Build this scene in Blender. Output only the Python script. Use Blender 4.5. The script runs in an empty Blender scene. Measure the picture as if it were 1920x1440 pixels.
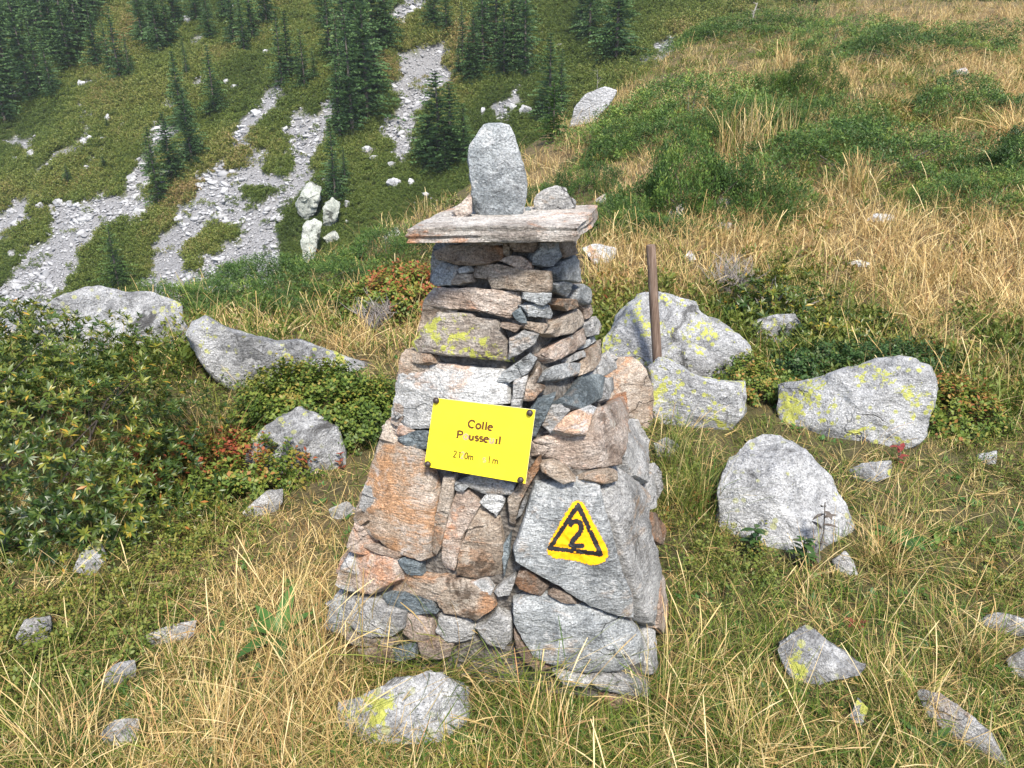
import bpy, math, random
import numpy as np
from mathutils import Vector, Matrix
from mathutils.bvhtree import BVHTree

R = math.radians
SC = bpy.context.scene
COL = SC.collection
# ------------------------------------------------------------------ camera, sky, sun, exposure
PITCH = R(21.8); FPX = 1397.0; CAMZ = 1.6
cam = bpy.data.cameras.new('camera'); cam_ob = bpy.data.objects.new('camera', cam); COL.objects.link(cam_ob)
cam_ob.location = (0, 0, CAMZ); cam_ob.rotation_euler = (math.pi/2 - PITCH, 0, 0)
cam.sensor_width = 36; cam.lens = 36*FPX/1920; cam.clip_start = .05; cam.clip_end = 3000
SC.camera = cam_ob
SUN_EL, SUN_AZ = R(54), R(166)           # azimuth from +Y towards +X: behind the camera
w = bpy.data.worlds.new('World'); SC.world = w; w.use_nodes = True
nt = w.node_tree; sky = nt.nodes.new('ShaderNodeTexSky'); sky.sky_type = 'NISHITA'; sky.sun_disc = False
sky.sun_elevation = SUN_EL; sky.sun_rotation = SUN_AZ; sky.air_density = 1.0; sky.dust_density = 7.0; sky.ozone_density = 1.0
sky.altitude = 2100
nt.links.new(sky.outputs[0], nt.nodes['Background'].inputs[0]); nt.nodes['Background'].inputs[1].default_value = .11
sl = bpy.data.lights.new('sun', 'SUN'); sl.energy = 3.0; sl.angle = R(10); sl.color = (1, .92, .80)
so = bpy.data.objects.new('sun', sl); COL.objects.link(so)
sd = Vector((math.sin(SUN_AZ)*math.cos(SUN_EL), math.cos(SUN_AZ)*math.cos(SUN_EL), math.sin(SUN_EL)))
so.rotation_euler = sd.to_track_quat('Z', 'Y').to_euler()
vs = SC.view_settings; vs.view_transform = 'Standard'; vs.look = 'None'; vs.gamma = 1; vs.exposure = 1.52; vs.use_curve_mapping = False

cy = SC.cycles; cy.max_bounces = 4; cy.diffuse_bounces = 2; cy.glossy_bounces = 1; cy.transmission_bounces = 2; cy.transparent_max_bounces = 4; cy.caustics_reflective = False; cy.caustics_refractive = False
# ------------------------------------------------------------------ helpers
CP, SP = math.cos(PITCH), math.sin(PITCH)
def ray(u, v):
    dx = (u-960)/FPX; c = (720-v)/FPX
    fw = CP+c*SP; up = -SP+c*CP
    return Vector((dx/fw, 1, up/fw))
def at(u, v, Y): return Vector((0, 0, CAMZ))+ray(u, v)*Y
def project(V):
    V = np.asarray(V, float); x = V[:, 0]; y = V[:, 1]; z = V[:, 2]-CAMZ
    d = y*CP-z*SP; up = y*SP+z*CP; d = np.where(d < .05, .05, d)
    return 960+FPX*x/d, 720-FPX*up/d
CAMV = Vector((0, 0, CAMZ))

def _hash(ix, iy, iz, seed):
    with np.errstate(over='ignore'):
        n = (ix.astype(np.int64).astype(np.uint32)*np.uint32(374761393)+iy.astype(np.int64).astype(np.uint32)*np.uint32(668265263)
             + iz.astype(np.int64).astype(np.uint32)*np.uint32(2246822519)+np.uint32((seed*3266489917) & 0xffffffff))
        n ^= n >> np.uint32(15); n *= np.uint32(2246822519); n ^= n >> np.uint32(13); n *= np.uint32(3266489917); n ^= n >> np.uint32(16)
    return n.astype(np.float64)/4294967295.0
def vn(P, seed=0):
    P = np.asarray(P, float); I = np.floor(P); f = P-I; f = f*f*(3-2*f); o = 0
    for a in (0, 1):
        for b in (0, 1):
            for c in (0, 1):
                w_ = (f[:, 0] if a else 1-f[:, 0])*(f[:, 1] if b else 1-f[:, 1])*(f[:, 2] if c else 1-f[:, 2])
                o = o+w_*_hash(I[:, 0]+a, I[:, 1]+b, I[:, 2]+c, seed)
    return o*2-1
def fbm(P, seed=0, oct=4, lac=2.03, gain=.5):
    P = np.asarray(P, float); o = 0; a = 1
    for k in range(oct):
        o = o+a*vn(P+k*17.3, seed+k); P = P*lac; a *= gain
    return o
def inpoly(u, v, poly):
    u = np.asarray(u); v = np.asarray(v); r = np.zeros(u.shape, bool); n = len(poly); j = n-1
    for i in range(n):
        xi, yi = poly[i]; xj, yj = poly[j]
        if yi != yj:
            r ^= ((yi > v) != (yj > v)) & (u < (xj-xi)*(v-yi)/(yj-yi)+xi)
        j = i
    return r
def segdist(x, y, poly, closed=True):
    d = np.full(np.shape(x), 1e9); n = len(poly)
    for i in range(n if closed else n-1):
        ax, ay = poly[i]; bx, by = poly[(i+1) % n]; ex, ey = bx-ax, by-ay; L = ex*ex+ey*ey+1e-12
        t = np.clip(((x-ax)*ex+(y-ay)*ey)/L, 0, 1)
        d = np.minimum(d, np.hypot(x-ax-t*ex, y-ay-t*ey))
    return d
def soft(u, v, poly, wdt): # 1 inside -> 0 outside
    d = segdist(u, v, poly); s = np.where(inpoly(u, v, poly), d, -d)
    return np.clip(s/wdt*.5+.5, 0, 1)

def mesh_np(name, V, faces):
    """faces: list of (n,k) int arrays"""
    me = bpy.data.meshes.new(name); V = np.asarray(V, np.float32)
    me.vertices.add(len(V)); me.vertices.foreach_set('co', V.ravel())
    faces = [np.asarray(f, np.int32) for f in faces if len(f)]
    nl = sum(f.size for f in faces); nf = sum(len(f) for f in faces)
    me.loops.add(nl); me.polygons.add(nf)
    me.loops.foreach_set('vertex_index', np.concatenate([f.ravel() for f in faces]))
    tot = np.concatenate([np.full(len(f), f.shape[1], np.int32) for f in faces])
    st = np.concatenate([[0], np.cumsum(tot)[:-1]]).astype(np.int32)
    me.polygons.foreach_set('loop_start', st)
    me.update(calc_edges=True); return me
def fattr(me, name, a):
    at_ = me.attributes.new(name, 'FLOAT', 'POINT'); at_.data.foreach_set('value', np.asarray(a, np.float32).ravel())
def link(name, me, mat=None, parent=None, loc=(0, 0, 0), smooth=True, sharp=None):
    o = bpy.data.objects.new(name, me); COL.objects.link(o); o.location = loc
    if mat and not me.materials: me.materials.append(mat)
    if smooth and me is not None: me.polygons.foreach_set('use_smooth', np.ones(len(me.polygons), bool))
    if sharp: me.set_sharp_from_angle(angle=R(sharp))
    if parent: o.parent = parent
    return o
def tag(o, label=None, cat=None, group=None, kind=None):
    if label: o['label'] = label
    if cat: o['category'] = cat
    if group: o['group'] = group
    if kind: o['kind'] = kind
    return o
def empty(name, loc, label, cat, group=None):
    o = bpy.data.objects.new(name, None); COL.objects.link(o); o.location = loc; o.empty_display_size = .1
    return tag(o, label, cat, group)
def copy_tree(o, parent=None):
    c = o.copy(); COL.objects.link(c)
    if parent: c.parent = parent
    for ch in o.children: copy_tree(ch, c)
    return c
def rotm(ax, an):
    """(n,3,3) rotations about unit axes"""
    x, y, z = ax[:, 0], ax[:, 1], ax[:, 2]; c = np.cos(an); s = np.sin(an); C = 1-c
    M = np.empty((len(an), 3, 3))
    M[:, 0, 0] = c+x*x*C; M[:, 0, 1] = x*y*C-z*s; M[:, 0, 2] = x*z*C+y*s
    M[:, 1, 0] = y*x*C+z*s; M[:, 1, 1] = c+y*y*C; M[:, 1, 2] = y*z*C-x*s
    M[:, 2, 0] = z*x*C-y*s; M[:, 2, 1] = z*y*C+x*s; M[:, 2, 2] = c+z*z*C
    return M
def align(D, spin):
    """(n,3,3): local z -> D, spun about it"""
    D = D/np.linalg.norm(D, axis=1)[:, None]
    h = np.where(np.abs(D[:, 2:3]) < .95, np.array([[0, 0, 1.]]), np.array([[1., 0, 0]]))
    X = np.cross(h, D); X /= np.linalg.norm(X, axis=1)[:, None]; Y = np.cross(D, X)
    c = np.cos(spin)[:, None]; s = np.sin(spin)[:, None]
    return np.stack([X*c+Y*s, -X*s+Y*c, D], axis=2)
def merge(protos, which, P, M, S):
    """merge many copies of proto (V, F(n,k), tint) into one vertex/face soup"""
    Vs, Fs, Ts, Is = [], [], [], []; off = 0
    for k, (pv, pf, ptint) in enumerate(protos):
        sel = np.where(which == k)[0]
        if not len(sel): continue
        v = np.einsum('nij,mj->nmi', M[sel]*S[sel][:, None, None], pv)+P[sel][:, None, :]
        n, m = v.shape[:2]
        f = pf[None]+(np.arange(n)*m)[:, None, None]+off
        Vs.append(v.reshape(-1, 3)); Fs.append(f.reshape(-1, pf.shape[1])); off += n*m
        Ts.append(np.tile(ptint, n) if ptint.ndim == 1 else np.tile(ptint, (n, 1))); Is.append(np.repeat(sel, m))
    return np.concatenate(Vs), np.concatenate(Fs), np.concatenate(Ts), np.concatenate(Is)

# ------------------------------------------------------------------ materials
class NT:
    def __init__(s, name):
        s.m = bpy.data.materials.new(name); s.m.use_nodes = True; s.t = s.m.node_tree; s.b = s.t.nodes['Principled BSDF']
        s.b.inputs['Roughness'].default_value = .9; s.b.inputs['Specular IOR Level'].default_value = .25
    def n(s, ty, **kw):
        nd = s.t.nodes.new(ty)
        for k, v in kw.items():
            if k.startswith('i_'):
                key = k[2:].replace('_', ' '); nd.inputs[key].default_value = v
            else: setattr(nd, k, v)
        return nd
    def l(s, a, b): s.t.links.new(a, b)
    def coord(s, scale=(1, 1, 1), rnd=True, rot=(0, 0, 0)):
        c = s.n('ShaderNodeTexCoord'); m = s.n('ShaderNodeMapping'); m.inputs['Scale'].default_value = scale; m.inputs['Rotation'].default_value = rot
        s.l(c.outputs['Object'], m.inputs[0])
        if rnd:
            o = s.n('ShaderNodeObjectInfo'); mm = s.n('ShaderNodeMath', operation='MULTIPLY'); mm.inputs[1].default_value = 37
            s.l(o.outputs['Random'], mm.inputs[0]); s.l(mm.outputs[0], m.inputs['Location'])
        return m.outputs[0]
    def noise(s, vec, sc, det=4, rough=.55, dist=0):
        n = s.n('ShaderNodeTexNoise'); n.inputs['Scale'].default_value = sc; n.inputs['Detail'].default_value = det
        n.inputs['Roughness'].default_value = rough; n.inputs['Distortion'].default_value = dist; s.l(vec, n.inputs['Vector']); return n.outputs['Fac']
    def ramp(s, fac, stops, interp='LINEAR'):
        r = s.n('ShaderNodeValToRGB'); e = r.color_ramp; e.interpolation = interp
        while len(e.elements) < len(stops): e.elements.new(.5)
        for el, (p, c) in zip(e.elements, stops):
            el.position = p; el.color = (*c, 1) if not isinstance(c, (int, float)) else (c, c, c, 1)
        s.l(fac, r.inputs[0]); return r.outputs[0]
    def mix(s, fac, a, b, mode='MIX'):
        m = s.n('ShaderNodeMix', data_type='RGBA', blend_type=mode)
        for i, x in ((0, fac), (6, a), (7, b)):
            if hasattr(x, 'is_output'): s.l(x, m.inputs[i])
            else: m.inputs[i].default_value = x if i == 0 else (*x, 1)
        return m.outputs[2]
    def math(s, op, a, b=None, clamp=False):
        m = s.n('ShaderNodeMath', operation=op, use_clamp=clamp)
        for i, x in ((0, a), (1, b)):
            if x is None: continue
            if hasattr(x, 'is_output'): s.l(x, m.inputs[i])
            else: m.inputs[i].default_value = x
        return m.outputs[0]
    def bump(s, h, strength, dist, prev=None):
        b = s.n('ShaderNodeBump'); b.inputs['Strength'].default_value = strength; b.inputs['Distance'].default_value = dist
        s.l(h, b.inputs['Height'])
        if prev is not None: s.l(prev, b.inputs['Normal'])
        return b.outputs[0]
    def attr(s, name, ty='GEOMETRY'):
        a = s.n('ShaderNodeAttribute', attribute_type=ty, attribute_name=name); return a
    def out(s, col=None, nrm=None, rough=None):
        if col is not None: s.l(col, s.b.inputs['Base Color'])
        if nrm is not None: s.l(nrm, s.b.inputs['Normal'])
        return s.m
LICH = (.56, .62, .055)
def rock_mat(name, dark, mid, light, accent=None, acc=.5, lichen=0., streak=3., sc=1., bump=1., fine=1., black=0., fol=1.):
    """sc: feature scale multiplier (1 = stones of a few decimetres)"""
    t = NT(name); c = t.coord(rnd=True)
    oi = t.n('ShaderNodeObjectInfo'); mp = t.n('ShaderNodeMapping'); mp.inputs['Scale'].default_value = (1, 1, streak)
    rv = t.n('ShaderNodeCombineXYZ'); t.l(t.math('MULTIPLY', t.math('SUBTRACT', oi.outputs['Random'], .5), 1.5), rv.inputs[1]); rv.inputs[0].default_value = .35
    t.l(rv.outputs[0], mp.inputs['Rotation']); t.l(c, mp.inputs[0]); cs = mp.outputs[0]
    n1 = t.noise(c, 6*sc, 9, .68, .4); n2 = t.noise(cs, 14*sc, 7, .68, 1.0); n3 = t.noise(c, 190*sc*fine, 3, .75); n4 = t.noise(cs, 60*sc, 5, .72, .4)
    f = t.math('ADD', t.math('MULTIPLY', n1, .62), t.math('MULTIPLY', n2, .38))
    col = t.ramp(f, [(.34, dark), (.46, mid), (.57, light), (.66, mid)])
    if accent:
        na = t.noise(c, 4.5*sc, 7, .66, .8); nb = t.math('ADD', t.math('MULTIPLY', na, .7), t.math('MULTIPLY', n2, .3))
        col = t.mix(t.ramp(nb, [(.60-.16*acc, 0), (.68-.16*acc, .85)]), col, accent)
    # foliation, then salt-and-pepper grain
    col = t.mix(.75*fol, col, t.mix(1., col, t.ramp(n4, [(.34, .45), (.46, .88), (.56, 1.1), (.68, 1.45)]), 'MULTIPLY'))
    col = t.mix(1., col, t.ramp(n3, [(.32, .36), (.45, .86), (.56, 1.08), (.70, 1.6)]), 'MULTIPLY')
    st = t.noise(c, 4.0*sc, 9, .75, .8); so_ = .05 if sc < .9 else 0
    col = t.mix(t.ramp(st, [(.34+so_, .85), (.41+so_, 0)]), col, (dark[0]*.4, dark[1]*.38, dark[2]*.36))
    if black:
        bs = t.noise(c, 2.2*sc, 7, .65); col = t.mix(t.ramp(bs, [(.66-.06*black, 0), (.68-.06*black, .95)]), col, (.014, .013, .012))
    wz = t.noise(c, 2.0*sc, 6, .65, .5); col = t.mix(1., col, t.ramp(wz, [(.34, .62), (.5, .98), (.66, 1.18)]), 'MULTIPLY')
    vo = t.n('ShaderNodeTexVoronoi', feature='DISTANCE_TO_EDGE'); vo.inputs['Scale'].default_value = 3.2*sc
    dv = t.n('ShaderNodeTexNoise'); dv.inputs['Scale'].default_value = 5*sc; dv.inputs['Detail'].default_value = 6; t.l(c, dv.inputs['Vector'])
    va = t.n('ShaderNodeVectorMath', operation='MULTIPLY_ADD'); va.inputs[1].default_value = (.35/sc,)*3; t.l(dv.outputs['Color'], va.inputs[0]); t.l(cs, va.inputs[2]); t.l(va.outputs[0], vo.inputs['Vector'])
    ck = t.math('MULTIPLY', t.ramp(vo.outputs['Distance'], [(.003, 1), (.016, 0)]), t.ramp(t.noise(c, 2.4*sc, 3), [(.55, 0), (.62, 1)]))
    col = t.mix(t.math('MULTIPLY', ck, .65), col, (dark[0]*.22, dark[1]*.21, dark[2]*.2))
    wl = t.noise(c, 13*sc, 8, .75)
    col = t.mix(t.ramp(wl, [(.58, 0), (.63, .5)]), col, tuple(min(.66, x*1.35) for x in light))
    if lichen > 0:
        a = t.noise(c, 8.0*sc, 4, .55, .6); b = t.noise(c, 45*sc, 6, .75)
        k = t.math('ADD', t.math('MULTIPLY', a, .55), t.math('MULTIPLY', b, .45)); th = .632-.10*lichen
        lc = t.mix(t.noise(c, 110*sc, 4, .7), (.30, .33, .05), (.66, .67, .13))
        sp = t.n('ShaderNodeTexVoronoi'); sp.inputs['Scale'].default_value = 26*sc; t.l(c, sp.inputs['Vector'])
        m1 = t.ramp(k, [(th, 0), (th+.022, 1)]); m2 = t.math('MULTIPLY', t.ramp(sp.outputs['Distance'], [(.20, 1), (.26, 0)]), t.ramp(a, [(.42, 0), (.50, 1)]))
        col = t.mix(t.math('MULTIPLY', t.math('MAXIMUM', m1, t.math('MULTIPLY', m2, min(1, lichen*1.2))), .9), col, lc)
    h = t.math('ADD', t.math('MULTIPLY', n1, 1.5), t.math('ADD', t.math('MULTIPLY', n2, .9), t.math('ADD', t.math('MULTIPLY', n4, .5), t.math('MULTIPLY', n3, .2))))
    h = t.math('SUBTRACT', h, t.math('MULTIPLY', ck, .5))
    return t.out(col, t.bump(h, .95*bump, .026/sc))
GREY = rock_mat('rock_grey', (.15, .15, .15), (.32, .32, .315), (.49, .49, .485), (.40, .28, .18), .32)
BLUE = rock_mat('rock_blue', (.15, .165, .175), (.33, .35, .36), (.50, .52, .53), (.42, .31, .22), .36)
DARKB = rock_mat('rock_slate', (.055, .07, .08), (.13, .16, .178), (.25, .29, .31), (.25, .19, .14), .2)
TAN = rock_mat('rock_tan', (.17, .12, .085), (.34, .275, .215), (.50, .44, .375), (.44, .23, .115), .45)
PINK = rock_mat('rock_pink', (.23, .165, .13), (.43, .345, .285), (.58, .51, .455), (.50, .25, .135), .5)
ORANGE = rock_mat('rock_orange', (.27, .175, .11), (.51, .41, .32), (.65, .59, .53), (.54, .29, .14), .72, streak=6)
BROWN = rock_mat('rock_brown', (.10, .068, .05), (.23, .17, .13), (.36, .30, .25), (.30, .155, .08), .45)
WHITE = rock_mat('rock_pale', (.24, .255, .265), (.47, .48, .485), (.64, .645, .64), (.52, .32, .20), .45)
LICHST = rock_mat('rock_lichen_block', (.14, .105, .08), (.29, .25, .215), (.43, .40, .36), (.28, .17, .10), .4, lichen=1.0)
STAND = rock_mat('rock_standing', (.17, .195, .21), (.36, .395, .415), (.54, .57, .59), streak=1.5, fol=.5)
SLABM = rock_mat('rock_slab', (.20, .165, .14), (.44, .40, .36), (.62, .595, .56), (.50, .23, .10), .66, streak=4)
BOULD = rock_mat('boulder_grey', (.13, .135, .14), (.29, .297, .305), (.47, .48, .49), lichen=.4, sc=.7, streak=2, fol=.8)
BOULDL = rock_mat('boulder_lichen', (.12, .125, .13), (.28, .287, .295), (.46, .47, .48), lichen=.72, sc=.75, streak=2, fol=.8)
BOULDK = rock_mat('boulder_black_spot', (.13, .135, .14), (.29, .297, .305), (.47, .48, .49), lichen=.6, sc=.7, black=1.4, streak=2, fol=.8)
FARROCK = rock_mat('far_rock', (.17, .175, .185), (.36, .37, .385), (.54, .55, .57), sc=.3, bump=.8)
CRAG = rock_mat('crag_rock', (.14, .155, .135), (.30, .325, .29), (.45, .47, .43), sc=.22, streak=.4)
def flat_mat(name, col, rough=.6, var=.12, sc=30, spec=.3, metal=0, bump=.1):
    t = NT(name); c = t.coord(rnd=False); n = t.noise(c, sc, 4)
    t.b.inputs['Roughness'].default_value = rough; t.b.inputs['Specular IOR Level'].default_value = spec; t.b.inputs['Metallic'].default_value = metal
    lo = tuple(x*(1-var) for x in col); hi = tuple(min(1, x*(1+var)) for x in col)
    return t.out(t.ramp(n, [(.35, lo), (.65, hi)]), t.bump(n, bump, .002))
YELLOW = flat_mat('sign_yellow', (.84, .68, .022), .38, .07, 22, .4)
EDGE = flat_mat('sign_edge', (.6, .6, .58), .5)
BOLT = flat_mat('bolt_brown', (.035, .024, .02), .45, .3, 80, .5)
INK = flat_mat('sign_ink', (.10, .045, .012), .6, .3, 200)
FADE = flat_mat('sign_ink_faded', (.40, .29, .17), .6, .2, 200)
THIN = flat_mat('sign_ink_thin', (.11, .07, .01), .6, .3, 200)
PAINTY = flat_mat('paint_yellow', (.80, .36, .004), .75, .13, 90, .2, 0, .5)
PAINTK = flat_mat('paint_black', (.012, .012, .014), .55, .5, 150, .35, 0, .6)
def wood_mat(name, dark, mid, light):
    t = NT(name); c = t.coord(scale=(1, 1, .06), rnd=True); n = t.noise(c, 90, 6, .7, .4); n2 = t.noise(c, 300, 3)
    col = t.ramp(n, [(.3, dark), (.5, mid), (.7, light)])
    return t.out(col, t.bump(t.math('ADD', n, t.math('MULTIPLY', n2, .4)), .8, .004))
WOOD = wood_mat('post_wood', (.07, .045, .032), (.15, .105, .08), (.25, .19, .15))
BARK = wood_mat('bark', (.05, .04, .034), (.10, .085, .072), (.17, .15, .13))
DEADW = wood_mat('dead_wood', (.14, .12, .11), (.27, .245, .23), (.42, .40, .38))
def mortar_mat():
    t = NT('mortar'); c = t.coord(rnd=False); n = t.noise(c, 40, 6, .7); v = t.n('ShaderNodeTexVoronoi'); v.inputs['Scale'].default_value = 90; t.l(c, v.inputs['Vector'])
    col = t.ramp(n, [(.3, (.06, .052, .045)), (.5, (.13, .118, .105)), (.7, (.22, .21, .195))])
    return t.out(col, t.bump(t.math('ADD', n, t.math('MULTIPLY', v.outputs['Distance'], .5)), 1., .02))
MORTAR = mortar_mat()
def leaf_mat(name, stops, trans=.25, rough=.5, spec=.3, inst=None, nz=None):
    """colour by the leaf's own tint attribute, shifted per object or instance"""
    t = NT(name); a = t.attr('tint').outputs['Fac']
    if inst: b = t.attr(*inst).outputs['Fac']
    else: b = t.n('ShaderNodeObjectInfo').outputs['Random']
    f = t.math('ADD', t.math('MULTIPLY', a, .8-(.2 if inst else 0)), t.math('MULTIPLY', b, .2+(.25 if inst else 0)))
    if nz:
        g = t.n('ShaderNodeNewGeometry'); f = t.math('ADD', f, t.math('MULTIPLY', t.math('SUBTRACT', t.noise(g.outputs['Position'], nz[0], 4), .5), nz[1]))
    col = t.ramp(f, stops); t.b.inputs['Roughness'].default_value = rough; t.b.inputs['Specular IOR Level'].default_value = spec
    t.l(col, t.b.inputs['Base Color'])
    if trans:
        tr = t.n('ShaderNodeBsdfTranslucent'); t.l(col, tr.inputs[0]); mx = t.n('ShaderNodeMixShader'); mx.inputs[0].default_value = trans
        t.l(t.b.outputs[0], mx.inputs[1]); t.l(tr.outputs[0], mx.inputs[2]); t.l(mx.outputs[0], t.t.nodes['Material Output'].inputs[0])
    return t.m
RHODO = leaf_mat('alpenrose_leaf', [(0, (.016, .038, .009)), (.25, (.042, .08, .015)), (.48, (.10, .135, .02)), (.68, (.22, .215, .03)), (.84, (.40, .25, .035)), (1, (.30, .10, .03))], rough=.38, spec=.45)
JUNI = leaf_mat('juniper_needles', [(0, (.022, .045, .015)), (.35, (.05, .105, .026)), (.62, (.11, .19, .04)), (.85, (.21, .28, .055)), (1, (.30, .33, .07))], nz=(.8, .6))
BILB = leaf_mat('bilberry_leaf', [(0, (.035, .065, .015)), (.4, (.085, .14, .024)), (.7, (.17, .21, .035)), (.88, (.26, .16, .04)), (1, (.26, .05, .03))])
HERB = leaf_mat('herb_leaf', [(0, (.035, .09, .022)), (.6, (.07, .16, .035)), (1, (.14, .22, .05))], rough=.45)
HERBD = leaf_mat('dark_herb_leaf', [(0, (.02, .05, .018)), (.7, (.06, .12, .03)), (1, (.10, .05, .05))], rough=.45)
REDL = leaf_mat('red_leaf', [(0, (.16, .03, .03)), (.6, (.26, .05, .045)), (1, (.22, .11, .04))])
GRASS_STOPS = [(0, (.055, .10, .016)), (.25, (.10, .165, .025)), (.42, (.19, .235, .045)), (.58, (.34, .29, .09)), (.75, (.50, .39, .165)), (.9, (.60, .47, .22)), (1, (.48, .28, .12))]
def grass_mat(name, inst):
    t = NT(name); a = t.attr('tint').outputs['Fac']; al = t.attr('along').outputs['Fac']
    b = t.attr('dry', 'GEOMETRY' if inst else 'OBJECT').outputs['Fac']
    k = t.math('ADD', t.math('MULTIPLY', t.math('SUBTRACT', t.math('ADD', b, t.math('MULTIPLY', al, .18)), a), 3.5), .22, True)
    q = t.math('FRACT', t.math('MULTIPLY', a, 7.31))
    g = t.ramp(q, [(0, (.045, .095, .014)), (.5, (.095, .15, .02)), (.85, (.16, .205, .032)), (1, (.25, .26, .05))])
    d_ = t.ramp(q, [(0, (.22, .125, .05)), (.12, (.33, .22, .09)), (.3, (.48, .34, .135)), (.7, (.64, .48, .215)), (.93, (.73, .60, .33)), (1, (.42, .19, .07))])
    col = t.mix(k, g, d_); t.l(col, t.b.inputs['Base Color']); t.b.inputs['Roughness'].default_value = .55
    tr = t.n('ShaderNodeBsdfTranslucent'); t.l(col, tr.inputs[0]); mx = t.n('ShaderNodeMixShader'); mx.inputs[0].default_value = .3
    t.l(t.b.outputs[0], mx.inputs[1]); t.l(tr.outputs[0], mx.inputs[2]); t.l(mx.outputs[0], t.t.nodes['Material Output'].inputs[0])
    return t.m
GRASS = grass_mat('grass_blades', True); TUFT = grass_mat('tuft_blades', False)
HEATH = leaf_mat('heath_leaf', [(0, (.035, .06, .013)), (.35, (.075, .115, .02)), (.6, (.13, .165, .03)), (.8, (.20, .19, .04)), (.92, (.24, .11, .035)), (1, (.25, .06, .03))], inst=('dry', 'GEOMETRY'), nz=(.9, .35))
FARHEATH = leaf_mat('far_heath', [(0, (.036, .062, .014)), (.35, (.085, .13, .024)), (.62, (.145, .19, .038)), (.85, (.21, .22, .055)), (1, (.27, .19, .085))], inst=('dry', 'INSTANCER'), nz=(.10, .9))
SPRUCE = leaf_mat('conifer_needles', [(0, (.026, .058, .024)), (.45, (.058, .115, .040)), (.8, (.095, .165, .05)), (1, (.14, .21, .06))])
LARCH = leaf_mat('larch_needles', [(0, (.03, .065, .018)), (.5, (.06, .115, .028)), (1, (.12, .18, .045))])

def ground_mat():
    t = NT('ground'); c = t.coord(rnd=False)
    far = t.attr('far').outputs['Fac']; scree = t.attr('scree').outputs['Fac']; dry = t.attr('dry').outputs['Fac']
    n1 = t.noise(c, 3, 6, .65); n2 = t.noise(c, 40, 5, .7); n3 = t.noise(c, .25, 6, .65)
    near = t.mix(dry, t.ramp(n1, [(.3, (.035, .042, .014)), (.5, (.06, .068, .022)), (.7, (.10, .08, .035))]), t.ramp(n1, [(.3, (.08, .058, .03)), (.5, (.17, .125, .06)), (.7, (.27, .20, .095))]))
    near = t.mix(t.ramp(n2, [(.35, .7), (.6, 0)]), near, (.045, .032, .022))
    fa = t.ramp(n3, [(.3, (.03, .04, .012)), (.5, (.06, .072, .017)), (.65, (.10, .105, .028)), (.75, (.16, .14, .05))])
    sc_ = t.ramp(t.noise(c, 6, 5, .7), [(.3, (.08, .08, .085)), (.5, (.17, .172, .18)), (.7, (.28, .285, .29))])
    col = t.mix(far, near, fa); col = t.mix(scree, col, sc_)
    return t.out(col, t.bump(n2, .8, .03))
GROUND = ground_mat()

# ------------------------------------------------------------------ terrain
CT = [(640,1240,1.77),(1225,1340,1.57),(1250,1040,2.35),(100,1060,2.25),(550,870,3.0),(430,700,3.85),(700,690,3.95),(200,640,4.2),
      (560,600,5.4),(340,572,5.6),(520,522,6.8),(700,458,8.5),(800,400,9.6),(1000,278,14),(1150,188,18),(1300,88,24),(1450,20,30),(1650,2,34),(1920,8,34),
      (1300,620,4.9),(1234,690,4.2),(1600,810,3.2),(1450,1020,2.42),(1900,1000,2.5),(1900,700,4.0),(1900,560,5.2),(1500,480,6.2),(1150,480,6),(780,570,5.6),
      (1900,420,7),(1300,380,8),(1600,300,9.5),(1900,250,10.5),(1100,335,10.5),(1250,220,13),(1600,130,16),(1900,110,17),(1700,60,22)]
cp = [tuple(at(*c)) for c in CT]
for x in (-6, -2, 0, 2, 6):
    cp.append((x, .2, 0)); cp.append((x, -6, -.2))
cp += [(-6, 3, -.3), (-3.5, 4.5, -.1), (-4, 2, 0), (5, 2.5, .1), (8, 5, .5), (20, 10, 2.2), (26, 24, 4.0), (30, 2, 2.)]
cp = np.array(cp)
def tps_fit(P, lam=.02):
    n = len(P); d2 = ((P[:, None, :2]-P[None, :, :2])**2).sum(2)
    K = np.where(d2 > 0, .5*d2*np.log(d2+1e-12), 0)+lam*np.eye(n)
    Q = np.c_[np.ones(n), P[:, :2]]; A = np.block([[K, Q], [Q.T, np.zeros((3, 3))]])
    return np.linalg.solve(A, np.r_[P[:, 2], 0, 0, 0])
TW = tps_fit(cp)
def tps(x, y):
    o = TW[-3]+TW[-2]*x+TW[-1]*y
    for i, p in enumerate(cp):
        d2 = (x-p[0])**2+(y-p[1])**2; o = o+TW[i]*.5*d2*np.log(d2+1e-12)
    return o
EDGE_PX = [(340,570,5.6),(520,520,6.8),(700,455,8.6),(800,398,9.7),(1000,275,14.2),(1150,185,18.3),(1300,85,24.3),(1450,18,30.5),(1650,0,35),(1950,0,36)]
NEARPOLY = [(-12, -14), (-9, .5), (-5.6, 3.2), (-3.7, 4.7)]+[tuple(at(*e))[:2] for e in EDGE_PX]+[(45, 30), (45, -14)]
S34 = math.tan(R(34)); UX, UY = math.sin(R(16)), math.cos(R(16)); FP0 = at(0, 600, 72)
def Hn(x, y):
    x = np.asarray(x, float); y = np.asarray(y, float)
    P = np.stack([x, y, 0*x], -1)
    z = tps(np.clip(x, -14, 45), np.clip(y, -14, 46))+.05*fbm(P*.9, 3, 3)*np.clip((np.hypot(x, y)-1.5)/4, .2, 2.5)+.015*fbm(P*4, 9, 3)
    d = np.where(inpoly(x, y, NEARPOLY), 0, segdist(x, y, NEARPOLY))
    return z-1.0*d*d/(d+.8), d
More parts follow.
